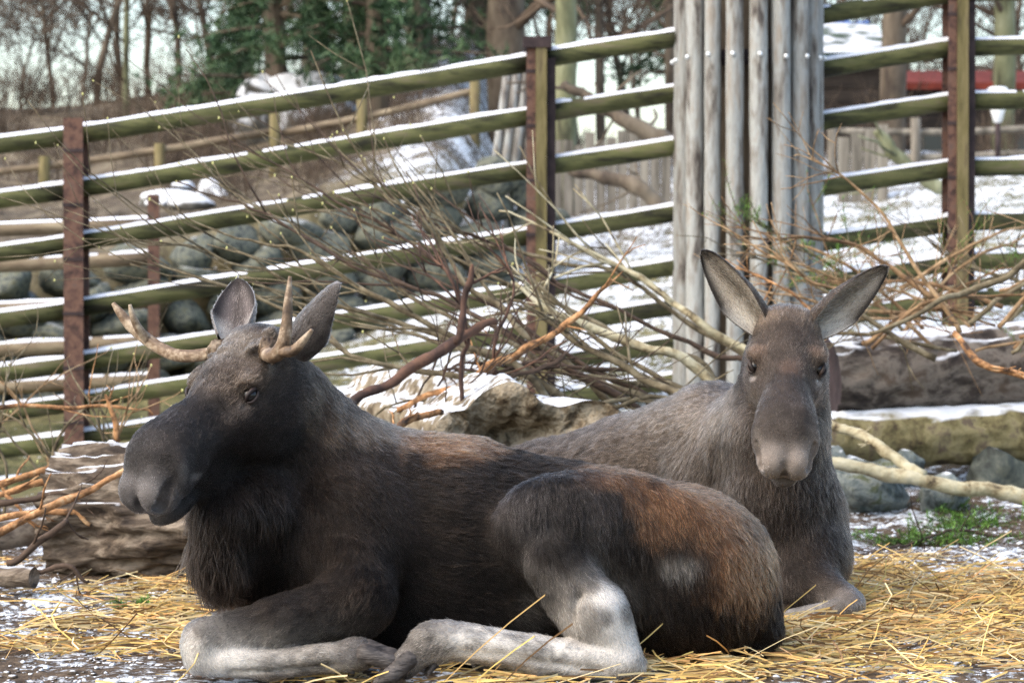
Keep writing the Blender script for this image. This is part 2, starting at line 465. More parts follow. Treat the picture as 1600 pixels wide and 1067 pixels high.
M_glass, _nt, _b = new_mat('dark_window_glass'); _b.inputs['Base Color'].default_value = (0.02, 0.03, 0.04, 1); _b.inputs['Roughness'].default_value = 0.1

def box(x0, x1, y0, y1, z0, z1):
    v = [(x, y, z) for x in (x0, x1) for y in (y0, y1) for z in (z0, z1)]
    f = [(0, 1, 3, 2), (4, 6, 7, 5), (0, 4, 5, 1), (2, 3, 7, 6), (0, 2, 6, 4), (1, 5, 7, 3)]
    return np.array(v, float), f

# ------------------------------------------------------------------ the enclosure fence
def fx(px, d=FD): return (px - 800) * d / KPX
def fz(py, d=FD): return CAMH + (HOR - py) * d / KPX
rows = np.array([62, 146, 229, 332, 417, 479, 537, 594], float)      # rail rows where the fence meets the pole column
def rail_row(px, k):
    r = rows[k]
    if px <= 1485: return r + (1050 - px) * 0.162 - (0 if px > 150 else (150 - px) * 0.03)
    return rail_row(1485, k) + (1485 - px) * 0.02
fence = thing('enclosure_fence', (fx(845), FD, zfence(fx(845))), 'mossy round rail fence with rusty steel posts and snow along its rails', 'fence')
def h_post(px, top, insert, half=0.075, front=True):
    x = fx(px); zb = float(zfence(x)) - 0.35; zt = fz(top)
    t = 0.014
    parts = ([box(x - half, x + half, FD - 0.17, FD - 0.17 + t, zb, zt)] if front else []) + [box(x - half, x + half, FD + 0.06, FD + 0.06 + t, zb, zt - 0.002), box(x - 0.007, x + 0.007, FD - 0.156, FD + 0.06, zb, zt - 0.004)]
    v, f = join(parts)
    p = mesh_obj('post', v, f, M_rust, fence, sm=False)
    for py in np.arange(top + 50, top + 560, 84):
        z = fz(py)
        v, f = box(x - half - 0.004, x + half + 0.004, FD - 0.176, FD - 0.168, z - 0.012, z + 0.012)
        mesh_obj('clamp', v, f, M_rustd, p, sm=False)
    if insert:
        v, f = box(x - 0.005, x + 0.066, FD - 0.20, FD - 0.172, zb, zt - 0.06)
        mesh_obj('timber_insert', v, f, M_insert, p, sm=False)
        v, f = box(x + 0.07, x + 0.125, FD - 0.12, FD + 0.05, zb, zt - 0.12)
        mesh_obj('back_channel', v, f, M_rustd, p, sm=False)
        v, f = box(x - 0.09, x + 0.10, FD - 0.21, FD + 0.09, zt - 0.06, zt + 0.012)
        mesh_obj('post_cap', v, f, M_rustd, p, sm=False)
h_post(122, 188, False, 0.064); h_post(838, 66, True, 0.066); h_post(1488, -22, True, 0.06); h_post(-600, 330, False); h_post(2140, -30, False)
def rail_piece(x0, r0, x1, r1, d, rad, mat, parent, seed, cap=True):
    g = np.random.default_rng(seed)
    n = 9
    P = np.stack([np.linspace(x0, x1, n), np.full(n, d), np.linspace(r0, r1, n)], 1)
    P[1:-1, 2] += 0.004 * np.sin(np.linspace(0, 3, n)[1:-1] + seed); P[1:-1, 1] += g.normal(0, 0.003, n - 2)
    R = rad * (1 + 0.02 * g.standard_normal(n))
    v, f = tube(P, R, 12, jit=0.02, seed=seed)
    ra = mesh_obj('rail', v, f, mat, parent)
    if cap:
        m = 60
        Pc = catmull(P, m); Rc = lerp1(R, m)
        V, Fc = [], []
        hgt = 0.006 + 0.009 * (vnoise(Pc + seed, 0.3)[:, 0] + 0.8 * vnoise(Pc + seed, 0.09)[:, 1])
        gap = hgt < 0.0
        hgt = np.clip(hgt, 0.0008, 0.04)
        ang = np.radians(np.linspace(-46, 46, 7))
        for i in range(m):
            for a in ang:
                bulge = hgt[i] * math.cos(a * 1.9)
                V.append(Pc[i] + np.array([0, math.sin(a), math.cos(a)]) * (Rc[i] + bulge + 0.001))
        for i in range(m - 1):
            if gap[i] and gap[i + 1]: continue
            for j in range(6):
                Fc.append((i * 7 + j, (i + 1) * 7 + j, (i + 1) * 7 + j + 1, i * 7 + j + 1))
        tag(mesh_obj('snow_cap', V, Fc, M_snow, ra), kind='stuff')
spans = [(-596, 122), (122, 838), (838, 1120), (1220, 1488), (1488, 2140)]
for si, (a, b_) in enumerate(spans):
    for k in range(8):
        d_ = FD - 0.02 + 0.02 * ((si + k) % 2)
        xa, xb = fx(a), fx(b_)
        za, zb = fz(rail_row(a, k)), fz(rail_row(b_, k))
        if max(za, zb) < zfence(xa) - 0.12 and si < 1: continue
        rail_piece(xa - 0.02, za, xb + 0.02, zb, d_, 0.062, M_rail, fence, 100 + si * 10 + k)
for k, (px0, px1, off) in enumerate(((838, 1120, -84), (1220, 1488, -84), (1488, 2140, -84))):
    rail_piece(fx(px0), fz(rail_row(px0, 0) + off), fx(px1), fz(rail_row(px1, 0) + off), FD, 0.062, M_rail, fence, 170 + k) if px0 > 1000 else None

# ------------------------------------------------------------------ tree guard of upright poles, with the trunk it protects
CX, CY, CR = fx(1169, 15.9), 15.9, 0.435
czb = float(gz(CX, CY)) - 0.15
guard = thing('tree_guard', (CX, CY, czb), 'tall ring of grey weathered upright poles bolted round a tree', 'tree guard')
for k in range(18):
    a = -math.pi / 2 + k * 2 * math.pi / 18 + 0.05
    g = np.random.default_rng(300 + k)
    r = 0.0605 * (1 + 0.06 * g.standard_normal())
    x, y = CX + CR * math.cos(a), CY + CR * math.sin(a)
    n = 14
    P = np.stack([x + g.normal(0, 0.006) * np.linspace(-1, 1, n) + g.normal(0, 0.0012, n), y + g.normal(0, 0.001, n), np.linspace(czb, czb + 4.6, n)], 1)
    v, f = tube(P, r * (1 + 0.03 * g.standard_normal(n)), 14, jit=0.012, seed=k)
    pole = mesh_obj('pole', v, f, M_pole, guard)
    zb_ = fz(86, 15.4)
    bx_, by_ = x + math.cos(a) * (r + 0.004), y + math.sin(a) * (r + 0.004)
    v, f = ball((bx_, by_, zb_ + g.normal(0, 0.01)), 0.016, 10, 6)
    mesh_obj('bolt', v, f, M_zinc, pole)
th = np.linspace(0, 2 * math.pi, 49)
ri = CR - 0.075
V, F = [], []
for t_ in th[:-1]:
    for (rr_, zz_) in ((ri, -0.05), (ri, 0.05), (ri - 0.01, 0.05), (ri - 0.01, -0.05)):
        V.append((CX + rr_ * math.cos(t_), CY + rr_ * math.sin(t_), fz(86, 15.4) + zz_))
for i in range(48):
    for j in range(4):
        F.append((i * 4 + j, i * 4 + (j + 1) % 4, ((i + 1) % 48) * 4 + (j + 1) % 4, ((i + 1) % 48) * 4 + j))
mesh_obj('band', V, F, M_rustd, guard)
gt = thing('tree', (CX, CY, czb), 'dark trunk standing inside the ring of grey poles', 'tree')
v, f = tube([(CX, CY, czb), (CX + 0.02, CY, czb + 2.5), (CX, CY + 0.03, czb + 5.5)], [0.30, 0.25, 0.22], 16, jit=0.03)
mesh_obj('trunk', v, f, M_trunk, gt)
# ------------------------------------------------------------------ the two moose
HAIR_SCALE = 1.0
def fur_mat():
    m = bpy.data.materials.new('moose_fur'); m.use_nodes = True
    nt = m.node_tree; nt.nodes.clear()
    at = nt.nodes.new('ShaderNodeAttribute'); at.attribute_name = 'coat'
    h = nt.nodes.new('ShaderNodeBsdfHairPrincipled')
    h.model = 'CHIANG'; h.parametrization = 'COLOR'
    h.inputs['Roughness'].default_value = 0.42
    h.inputs['Radial Roughness'].default_value = 0.6
    h.inputs['Coat'].default_value = 0.0
    h.inputs['Random Roughness'].default_value = 0.2
    o = nt.nodes.new('ShaderNodeOutputMaterial')
    h.inputs['IOR'].default_value = 1.22
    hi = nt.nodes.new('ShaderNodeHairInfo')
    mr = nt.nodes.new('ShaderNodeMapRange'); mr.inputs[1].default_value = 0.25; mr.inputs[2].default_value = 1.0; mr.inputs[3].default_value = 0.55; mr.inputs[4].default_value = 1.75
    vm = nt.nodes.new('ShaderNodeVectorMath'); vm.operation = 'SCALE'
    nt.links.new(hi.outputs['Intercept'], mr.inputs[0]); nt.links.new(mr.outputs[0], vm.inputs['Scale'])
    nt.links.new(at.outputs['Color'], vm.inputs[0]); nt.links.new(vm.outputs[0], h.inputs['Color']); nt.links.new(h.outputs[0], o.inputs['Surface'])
    return m

def skin_mat():
    m, nt, b = new_mat('moose_hide')
    N, L = nt.nodes, nt.links
    at = N.new('ShaderNodeAttribute'); at.attribute_name = 'coat'
    L.new(at.outputs['Color'], b.inputs['Base Color'])
    b.inputs['Roughness'].default_value = 0.75; b.inputs['Specular IOR Level'].default_value = 0.2
    tc = N.new('ShaderNodeTexCoord'); n2 = N.new('ShaderNodeTexNoise'); n2.inputs['Scale'].default_value = 140; n2.inputs['Detail'].default_value = 5
    L.new(tc.outputs['Object'], n2.inputs['Vector'])
    bp = N.new('ShaderNodeBump'); bp.inputs['Strength'].default_value = 0.5; bp.inputs['Distance'].default_value = 0.004
    L.new(n2.outputs['Fac'], bp.inputs['Height']); L.new(bp.outputs['Normal'], b.inputs['Normal'])
    return m

FUR, HIDE = fur_mat(), skin_mat()
M_antler = noise_mat('antler_bone', [hx(66, 52, 40), hx(112, 92, 72), hx(172, 156, 134)], scale=16, detail=8, rough=0.55, bump=0.7, bscale=60, spec=0.4, bdist=0.006)
M_eye, _nt, _b = new_mat('wet_eye')
_b.inputs['Base Color'].default_value = (0.006, 0.005, 0.005, 1); _b.inputs['Roughness'].default_value = 0.10; _b.inputs['Specular IOR Level'].default_value = 0.35
M_hoof = noise_mat('hoof_horn', [hx(34, 31, 30), hx(62, 57, 55), hx(88, 82, 78)], scale=18, rough=0.55, bump=0.5, stretch=(1, 1, 5), spec=0.4)
M_lid = noise_mat('eyelid_skin', [hx(24, 20, 20), hx(48, 36, 34)], scale=40, rough=0.45, bump=0.2)

class Animal:
    """collects signed-distance pieces; each carries coat colour, hair length and combing direction"""
    def __init__(s):
        s.P = []; s.paint = []; s.extra = []
    def cone(s, a, ra, b, rb, col, hl=0.02, comb=(1, 0, -0.3), k=0.05, cut=False):
        s.P.append(dict(t='c', a=np.array(a, float), b=np.array(b, float), r1=ra, r2=rb, k=k, col=np.array(col), hl=hl, comb=np.array(comb, float), cut=cut))
    def ell(s, a, r, col, hl=0.02, comb=(1, 0, -0.3), R=np.eye(3), k=0.05, cut=False):
        s.P.append(dict(t='e', a=np.array(a, float), r=np.array(r, float), R=np.array(R), k=k, col=np.array(col), hl=hl, comb=np.array(comb, float), cut=cut))
    # pixel-space convenience: (column, row, distance, radius in photo pixels)
    def pc(s, a, b, col, hl=0.02, comb=(1, 0, -0.3), k=0.05, cut=False):
        s.cone(W(*a[:3]), a[3] * a[2] / KPX, W(*b[:3]), b[3] * b[2] / KPX, col, hl, comb, k, cut)
    def pe(s, c, r, col, hl=0.02, comb=(1, 0, -0.3), rot=0.0, yaw=0.0, k=0.05, cut=False):
        R = np.array(Matrix.Rotation(yaw, 3, 'Z') @ Matrix.Rotation(rot, 3, 'Y'))
        f = c[2] / KPX
        s.ell(W(*c), np.array(r) * f, col, hl, comb, R, k, cut)
    def attrs(s, X, sig=0.022):
        w = 0; col = np.zeros((len(X), 3)); hl = np.zeros(len(X)); cb = np.zeros((len(X), 3)); tot = np.zeros(len(X))
        for p in s.P:
            if p['cut']: continue
            w = np.exp(-np.maximum(sdf_eval(p, X), -0.01) / sig)
            tot += w; col += w[:, None] * p['col']; hl += w * p['hl']; cb += w[:, None] * p['comb']
        tot += 1e-12
        col /= tot[:, None]; hl /= tot; cb /= tot[:, None]
        nz = vnoise(X, 0.035)
        pl = np.clip((col.mean(1) - 0.10) / 0.15, 0, 1)
        col = col * (1 - pl * np.clip(0.08 + 0.7 * vnoise(X * np.array([0.5, 1, 1]) + 2, 0.03)[:, 0] + 0.4 * vnoise(X + 6, 0.012)[:, 1], 0, 0.6))[:, None]
        col = col * np.clip(1 + 0.34 * vnoise(X, 0.06)[:, 1] + 0.26 * vnoise(X + 1, 0.022)[:, 1], 0.4, 2)[:, None]
        for (c, r, pc, stg, phl) in s.paint:
            d = np.linalg.norm((X - c) / r, axis=1) * (1 + 0.34 * nz[:, 0])
            t = stg * np.clip((1.25 - d) / 0.75, 0, 1)
            t = t * t * (3 - 2 * t)
            if pc is not None: col = col * (1 - t[:, None]) + t[:, None] * np.array(pc)
            if phl is not None: hl = hl * (1 - t) + t * phl
        return col, hl, cb
    def spot(s, px, r, col, stg=1.0, hl=None):
        f = px[2] / KPX
        r = np.array(r if hasattr(r, '__len__') else (r, r * 1.6, r), float) * f
        s.paint.append((W(*px), r, col, stg, hl))
    def hspot(s, H, p, r, col, stg=1.0, hl=None):
        s.paint.append((H(p), np.array(r if hasattr(r, '__len__') else (r, r, r), float), col, stg, hl))

def head_frame(P0, F, roll=0.0, up=(0, 0, 1), sc=1.0, ls=1.0):
    F = np.array(F, float); F /= np.linalg.norm(F)
    U = np.array(up, float); U = U - (U @ F) * F; U /= np.linalg.norm(U)
    L = np.cross(U, F)
    c, s_ = math.cos(roll), math.sin(roll)
    U, L = c * U + s_ * L, c * L - s_ * U
    P0 = np.array(P0, float)
    return (lambda p: P0 + sc * (F * p[0] + L * (ls * p[1]) + U * p[2])), F, L, U

EYE = (0.184, 0.101, -0.080)
def build_head(A, H, F, L, U, pal, sc=1.0, ls=1.0, nost=((0.524, 0.090, -0.104, 0.009), (0.562, 0.078, -0.132, 0.017), (0.576, 0.070, -0.148, 0.018))):
    """moose head: x forward from the poll, y to the animal's left, z dorsal"""
    R = np.stack([F, L, U], 1)
    face, brow, muz, cheek, dark = pal['face'], pal['brow'], pal['muzzle'], pal['cheek'], pal['dark']
    back = -F + 0.25 * U
    def ell(p, r, col, hl, comb, k, cut=False, R_=R):
        A.ell(H(p), np.array(r) * sc * np.array([1, ls, 1]), col, hl, comb, R_, k, cut)
    def cone(a, ra, b, rb, col, hl, comb, k, cut=False):
        A.cone(H(a), ra * sc, H(b), rb * sc, col, hl, comb, k, cut)
    ell((0.045, 0, -0.070), (0.125, 0.100, 0.085), brow, 0.015, back, 0.05)
    ell((0.010, 0, -0.022), (0.05, 0.080, 0.045), brow, 0.014, back, 0.04)                 # poll ridge
    ell((0.14, 0, -0.090), (0.12, 0.098, 0.078), brow, 0.013, back, 0.06)                  # forehead
    cone((0.17, 0, -0.085), 0.072, (0.33, 0, -0.078), 0.056, face, 0.011, back, 0.05)      # nasal bridge
    ell((0.420, 0, -0.086), (0.112, 0.076, 0.078), face, 0.008, back, 0.06)                # nose hump
    for s in (1, -1):
        out = s * L
        ell((0.140, s * 0.098, -0.052), (0.050, 0.031, 0.027), brow, 0.011, back, 0.035)   # brow over the eye
        ell((0.215, s * 0.084, -0.118), (0.055, 0.026, 0.022), face, 0.010, back, 0.03)    # below the eye
        ell((0.10, s * 0.062, -0.185), (0.145, 0.074, 0.125), cheek, 0.015, back + 0.3 * out - 0.5 * U, 0.03)    # jowl
        cone((0.17, s * 0.055, -0.15), 0.052, (0.35, s * 0.036, -0.128), 0.044, face, 0.011, back, 0.05)
        ell((0.455, s * 0.036, -0.105), (0.095, 0.058, 0.075), face, 0.007, back, 0.05)    # nose bulb
        ell((0.545, s * 0.036, -0.148), (0.064, 0.050, 0.062), muz, 0.0045, -U * 0.3 - F, 0.03)                # upper lip
        ell((0.492, s * 0.082, -0.112), (0.030, 0.022, 0.052), face, 0.005, back, 0.022, False, R @ np.array(Matrix.Rotation(math.radians(-30), 3, 'Y')))   # nostril wing
        cone((0.49, s * 0.066, -0.172), 0.020, (0.42, s * 0.070, -0.150), 0.020, face, 0.006, back, 0.02)      # lip edge
    cone((0.06, 0, -0.225), 0.072, (0.40, 0, -0.208), 0.042, dark, 0.015, back - 0.3 * U, 0.05)                # lower jaw
    ell((0.500, 0, -0.230), (0.078, 0.050, 0.030), dark, 0.007, back - 0.3 * U, 0.02)       # lower lip
    for s in (1, -1):
        for p_, q_ in zip(nost[:-1], nost[1:]):                                                                              # nostril comma
            cone((p_[0], s * p_[1], p_[2]), p_[3], (q_[0], s * q_[1], q_[2]), q_[3], dark, 0.0, back, 0.004, True)
            A.hspot(H, (q_[0], s * q_[1], q_[2]), q_[3] * 0.95, (0.006, 0.005, 0.005), 0.95, 0.0)  # shade inside the nostril hollow, painted on as near-black
        for p_, q_ in (((-0.065, 0.112, -0.07), (-0.062, 0.118, -0.21)), ((-0.062, 0.118, -0.21), (0.03, 0.105, -0.315))):
            cone((p_[0], s * p_[1], p_[2]), 0.014, (q_[0], s * q_[1], q_[2]), 0.014, dark, 0.0, back, 0.045, True)            # crease behind the jaw
        ell((EYE[0] + 0.010, s * (EYE[1] + 0.022), EYE[2] + 0.008), (0.027, 0.024, 0.019), dark, 0.0, back, 0.009, True)     # eye socket
        ell((EYE[0] + 0.040, s * (EYE[1] + 0.006), EYE[2] - 0.014), (0.016, 0.012, 0.006), dark, 0.0, back, 0.008, True)   # tear groove
        cone((0.595, s * 0.040, -0.208), 0.008, (0.50, s * 0.080, -0.196), 0.008, dark, 0, back, 0.010, True)
        cone((0.50, s * 0.080, -0.196), 0.008, (0.425, s * 0.095, -0.166), 0.005, dark, 0, back, 0.014, True)
    cone((0.602, 0, -0.125), 0.003, (0.595, 0, -0.19), 0.007, dark, 0, back, 0.02, True)    # philtrum

def ear_mesh(base, axis, opening, length, width, cup=0.9, curl=0.15):
    """a leaf-shaped, cupped shell with real thickness -> verts, quads, inside mask"""
    A_ = np.array(axis, float); A_ /= np.linalg.norm(A_)
    N_ = np.array(opening, float); N_ -= (N_ @ A_) * A_; N_ /= np.linalg.norm(N_)
    B_ = np.cross(A_, N_)
    nu, nv = 22, 17
    V = np.zeros((2, nu, nv, 3))
    for i in range(nu):
        t = i / (nu - 1)
        w = width * 0.5 * min(1.0, 0.66 + 0.9 * t) * max(1 - t ** 2.6, 0.0) ** 0.62 + 0.0015
        cur = cup * (1.0 - 0.75 * t) + 0.14
        cur = min(cur, 1.0)
        amax = 2.6 * cur                          # half opening angle
        rad = w / math.sin(min(amax, math.pi / 2)) if amax < math.pi / 2 else w
        for j in range(nv):
            u = j / (nv - 1) * 2 - 1
            a = u * amax
            x = rad * math.sin(a); z = rad * (1 - math.cos(a))
            if amax > math.pi / 2: z = rad * (1 - math.cos(a))
            z -= rad * 0.35
            th = 0.0042 * (1 - 0.5 * t) * (1 - u ** 4 * 0.8) + 0.0006
            c = np.array(base) + A_ * (t * length) + N_ * (curl * length * t * t)
            nrm = np.array([-math.sin(a), math.cos(a)])
            V[0, i, j] = c + B_ * (x + nrm[0] * th) + N_ * (z + nrm[1] * th)     # inner face
            V[1, i, j] = c + B_ * (x - nrm[0] * th) + N_ * (z - nrm[1] * th)     # outer face
    Q = []
    id_ = lambda s, i, j: s * nu * nv + i * nv + j
    for i in range(nu - 1):
        for j in range(nv - 1):
            Q.append((id_(0, i, j), id_(0, i, j + 1), id_(0, i + 1, j + 1), id_(0, i + 1, j)))
            Q.append((id_(1, i, j), id_(1, i + 1, j), id_(1, i + 1, j + 1), id_(1, i, j + 1)))
        for j in (0, nv - 1):
            q = (id_(0, i, j), id_(0, i + 1, j), id_(1, i + 1, j), id_(1, i, j))
            Q.append(q if j == 0 else q[::-1])
    for j in range(nv - 1):
        Q.append((id_(0, nu - 1, j), id_(0, nu - 1, j + 1), id_(1, nu - 1, j + 1), id_(1, nu - 1, j)))
    ins = np.zeros(2 * nu * nv, bool); ins[:nu * nv] = True
    tt = np.tile(np.repeat(np.linspace(0, 1, nu), nv), 2)
    uu = np.tile(np.tile(np.linspace(-1, 1, nv), nu), 2)
    return V.reshape(-1, 3), np.array(Q), ins, A_, tt, uu

def grow_fur(name, V, Q, N, col, hl, comb, n, root, seed, dens=None, ticks=(0.22, 6.0)):
    """hair strands as a curves object; roots by area, combed, clumped, each with its own tone"""
    g = np.random.default_rng(seed)
    T = np.concatenate([Q[:, [0, 1, 2]], Q[:, [0, 2, 3]]])
    ar = 0.5 * np.linalg.norm(np.cross(V[T[:, 1]] - V[T[:, 0]], V[T[:, 2]] - V[T[:, 0]]), axis=1)
    w = ar * (dens[T].mean(1) if dens is not None else 1.0)
    w[hl[T].mean(1) < 0.0015] = 0
    pick = g.choice(len(T), n, p=w / w.sum())
    b = g.random((n, 2)); fl = b.sum(1) > 1; b[fl] = 1 - b[fl]
    bw = np.stack([1 - b.sum(1), b[:, 0], b[:, 1]], 1)
    t = T[pick]
    mixv = lambda A_: np.einsum('ij,ij...->i...', bw, A_[t])
    X, Nn, Cc, Hh, Cb = mixv(V), mixv(N), mixv(col), mixv(hl), mixv(comb)
    Nn /= np.linalg.norm(Nn, axis=1)[:, None] + 1e-9
    cu = Cb / (np.linalg.norm(Cb, axis=1)[:, None] + 1e-9)
    Xs = X - 0.72 * (X * cu).sum(1)[:, None] * cu
    cl = vnoise(Xs, 0.0085); cl2 = vnoise(X - 0.4 * (X * cu).sum(1)[:, None] * cu + 5.0, 0.04)
    Cb = Cb / (np.linalg.norm(Cb, axis=1)[:, None] + 1e-9) + 0.34 * cl + 0.26 * cl2 + 0.13 * g.standard_normal((n, 3))
    Cb -= (Cb * Nn).sum(1)[:, None] * Nn
    Cb /= np.linalg.norm(Cb, axis=1)[:, None] + 1e-9
    Ln = Hh * g.uniform(0.65, 1.25, n) * (1 + 0.25 * cl2[:, 1])
    gd = g.random(n) < 0.05
    Ln = np.where(gd, Ln * 1.35, Ln)
    lift = gd * 0.12 + np.clip(0.36 + 0.16 * cl[:, 2] + 0.10 * g.standard_normal(n), 0.08, 0.9)
    m = 5
    s = np.linspace(0, 1, m)
    down = np.array([0, 0, -1.0])
    out = np.zeros((n, m, 3))
    for i in range(m):
        out[:, i] = X - 0.001 * Nn + Cb * (Ln * s[i])[:, None] + Nn * (Ln * lift * (s[i] - 0.45 * s[i] ** 2))[:, None] + down * (Ln * 0.10 * s[i] ** 2)[:, None] + (cl * (Ln * 0.14 * s[i] ** 2)[:, None])
    tone = np.exp(0.32 * g.standard_normal(n)) * (1 + 0.30 * cl2[:, 0] + 0.42 * cl[:, 0])
    tone = np.where(gd, tone * 1.7, tone)
    tk = g.random(n) < ticks[0] * np.clip((Hh - 0.01) / 0.015, 0.05, 1)
    tone[tk] *= g.uniform(1.3, ticks[1], tk.sum())
    Cc = np.clip(Cc * np.clip(tone, 0.25, 6.5)[:, None], 0, 0.85)
    hc = bpy.data.hair_curves.new(name)
    hc.add_curves([m] * n)
    o3 = (out - ORIG[root]).astype(np.float32)
    hc.attributes['position'].data.foreach_set('vector', o3.ravel())
    ra = hc.attributes.get('radius') or hc.attributes.new('radius', 'FLOAT', 'POINT')
    base = np.clip(0.00034 + 0.009 * Hh, 0.00034, 0.00065)
    rr = base[:, None] * np.array([1.0, 1.0, 0.85, 0.6, 0.15])
    ra.data.foreach_set('value', rr.astype(np.float32).ravel())
    ca = hc.attributes.new('coat', 'FLOAT_COLOR', 'CURVE')
    c4 = np.ones((n, 4), np.float32); c4[:, :3] = Cc
    ca.data.foreach_set('color', c4.ravel())
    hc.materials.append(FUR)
    o = bpy.data.objects.new(name, hc)
    link(o, root, ORIG[root])
    return o

def finish(A, root, headbox, hb, hf, ears, nfur, seed, far=None):
    lo = np.min([bbox(p)[0] for p in A.P if not p['cut']], 0) - 0.03
    hi = np.max([bbox(p)[1] for p in A.P if not p['cut']], 0) + 0.03
    V, Q = surface_nets(sdf_grid(A.P, lo, hi, hb), lo, hb)
    V = relax(V, Q, 1)
    h0, h1 = np.array(headbox[0]), np.array(headbox[1])
    ctr = V[Q].mean(1)
    inside = ((ctr > h0 + hb) & (ctr < h1 - hb)).all(1)
    Q = Q[~inside]
    V2, Q2 = surface_nets(sdf_grid(A.P, h0, h1, hf), h0, hf)
    V2 = relax(V2, Q2, 1)
    Q = np.concatenate([Q, Q2 + len(V)]); V = np.concatenate([V, V2])
    keep = np.zeros(len(V), bool); keep[Q] = True
    rm = np.cumsum(keep) - 1
    V, Q = V[keep], rm[Q]
    N = vert_normals(V, Q)
    V = V + N * (0.0035 * vnoise(V, 0.09)[:, :1] + 0.0012 * vnoise(V + 3, 0.02)[:, :1])
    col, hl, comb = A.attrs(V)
    # relief on the coat
    for (EV, EQ, ins, ax, tt, uu, ecol, icol, rim, ihl) in ears:
        eN = vert_normals(EV, EQ)
        c = np.where(ins[:, None], np.array(icol), np.array(ecol))
        edge = np.clip((np.abs(uu) - 0.62) / 0.3, 0, 1) ** 1.5 + np.clip((tt - 0.80) / 0.2, 0, 1)
        e = np.clip(edge, 0, 1)[:, None] * ins[:, None]
        c = c * (1 - e) + np.array(rim) * e
        stripe = np.exp(-((np.abs(uu) - 0.42) / 0.22) ** 2) * np.clip(1.2 - tt, 0, 1) * ins
        c = c * (1 - 0.0) + 0
        basew = np.clip((0.42 - tt) / 0.2, 0, 1) * ins * np.clip(np.abs(uu) * 2 - 0.2, 0, 1)
        c = c * (0.45 + 0.75 * stripe)[:, None] * np.where(ins, 1, 1 / 0.45)[:, None]
        c = c * (1 - 0.7 * basew[:, None]) + 0.7 * basew[:, None] * np.array((0.55, 0.52, 0.47))
        h_ = np.where(ins, ihl * (1.2 - np.abs(uu)) * (1 - 0.5 * tt), 0.010)
        EQ = EQ + len(V)
        V = np.concatenate([V, EV]); Q = np.concatenate([Q, EQ]); N = np.concatenate([N, eN])
        col = np.concatenate([col, c]); hl = np.concatenate([hl, h_]); comb = np.concatenate([comb, np.tile(ax, (len(EV), 1))])
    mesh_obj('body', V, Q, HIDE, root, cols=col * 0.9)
    dens = np.clip(0.022 / (hl + 0.001), 0.35, 4.0)
    if far is not None:
        dens = dens * np.where((N @ np.array([0, 1.0, 0])) > 0.35, 0.45, 1.0)
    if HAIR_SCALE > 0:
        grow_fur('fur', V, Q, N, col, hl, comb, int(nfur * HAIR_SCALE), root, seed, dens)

def hoof_mesh(c, F, U, size):
    """two pointed claws side by side plus dew claws, through a small distance field"""
    F = np.array(F, float); F /= np.linalg.norm(F)
    U = np.array(U, float); U -= (U @ F) * F; U /= np.linalg.norm(U)
    L = np.cross(U, F); c = np.array(c, float)
    pr = []
    def cone(a, ra, b, rb, k=0.012, cut=False):
        g = lambda p: c + size * (F * p[0] + L * p[1] + U * p[2])
        pr.append(dict(t='c', a=g(a), b=g(b), r1=ra * size, r2=rb * size, k=k, cut=cut))
    for s in (1, -1):
        cone((0, s * 0.020, 0.012), 0.028, (0.07, s * 0.022, -0.004), 0.022)
        cone((0.07, s * 0.022, -0.004), 0.022, (0.125, s * 0.014, -0.012), 0.007)
        cone((-0.055, s * 0.020, -0.036), 0.011, (-0.030, s * 0.022, -0.048), 0.006)
    lo = np.min([bbox(p)[0] for p in pr], 0) - 0.02; hi = np.max([bbox(p)[1] for p in pr], 0) + 0.02
    V, Q = surface_nets(sdf_grid(pr, lo, hi, 0.004), lo, 0.004)
    return relax(V, Q, 1), Q

def eye_on(root, H, F, L, U, s, hs=(0.58, -0.70), lid=None):
    r = 0.0215
    c = H((EYE[0], s * EYE[1], EYE[2]))
    o = 0.36 * F + s * 0.88 * L + 0.30 * U; o /= np.linalg.norm(o)
    e1 = F - (F @ o) * o; e1 /= np.linalg.norm(e1)
    e2 = np.cross(o, e1); e2 = e2 if e2 @ U > 0 else -e2
    v, f = ball(c, r)
    mesh_obj('eye', v, f, M_eye, root)
    for h in hs:
        P = []
        for a in np.linspace(-1, 1, 11):
            th = a * math.radians(66)
            d = o * math.cos(th) + e1 * math.sin(th) + e2 * h * (1 - a * a); d /= np.linalg.norm(d)
            P.append(c + d * r * (1.06 + 0.12 * abs(a)) - e2 * 0.004 * a)
        k = 1.35 if h > 0 else 1.0
        v, f = tube(P, np.array([0.002, 0.0036, 0.0046, 0.005, 0.0052, 0.0052, 0.0052, 0.005, 0.0046, 0.0036, 0.002]) * k * 0.85, 8)
        mesh_obj('eyelid', v, f, lid or M_lid, root)

# ---- the bull, lying on its chest and facing left, head turned part-way to the viewer
bull_root = thing('moose', W(760, 1055, 6.8) * np.array([1, 1, 0]), 'dark brown bull moose with small forked antlers lying in front, facing left', 'moose')
B = Animal()
BLK, DRK, MID = (0.0040, 0.0028, 0.0021), (0.0082, 0.0056, 0.0042), (0.0195, 0.0130, 0.0092)
TAN, RED, GRY, PALE, WHT = (0.11, 0.074, 0.048), (0.115, 0.056, 0.027), (0.052, 0.047, 0.045), (0.27, 0.245, 0.215), (0.56, 0.525, 0.48)
rgt = (1, 0, -0.25)
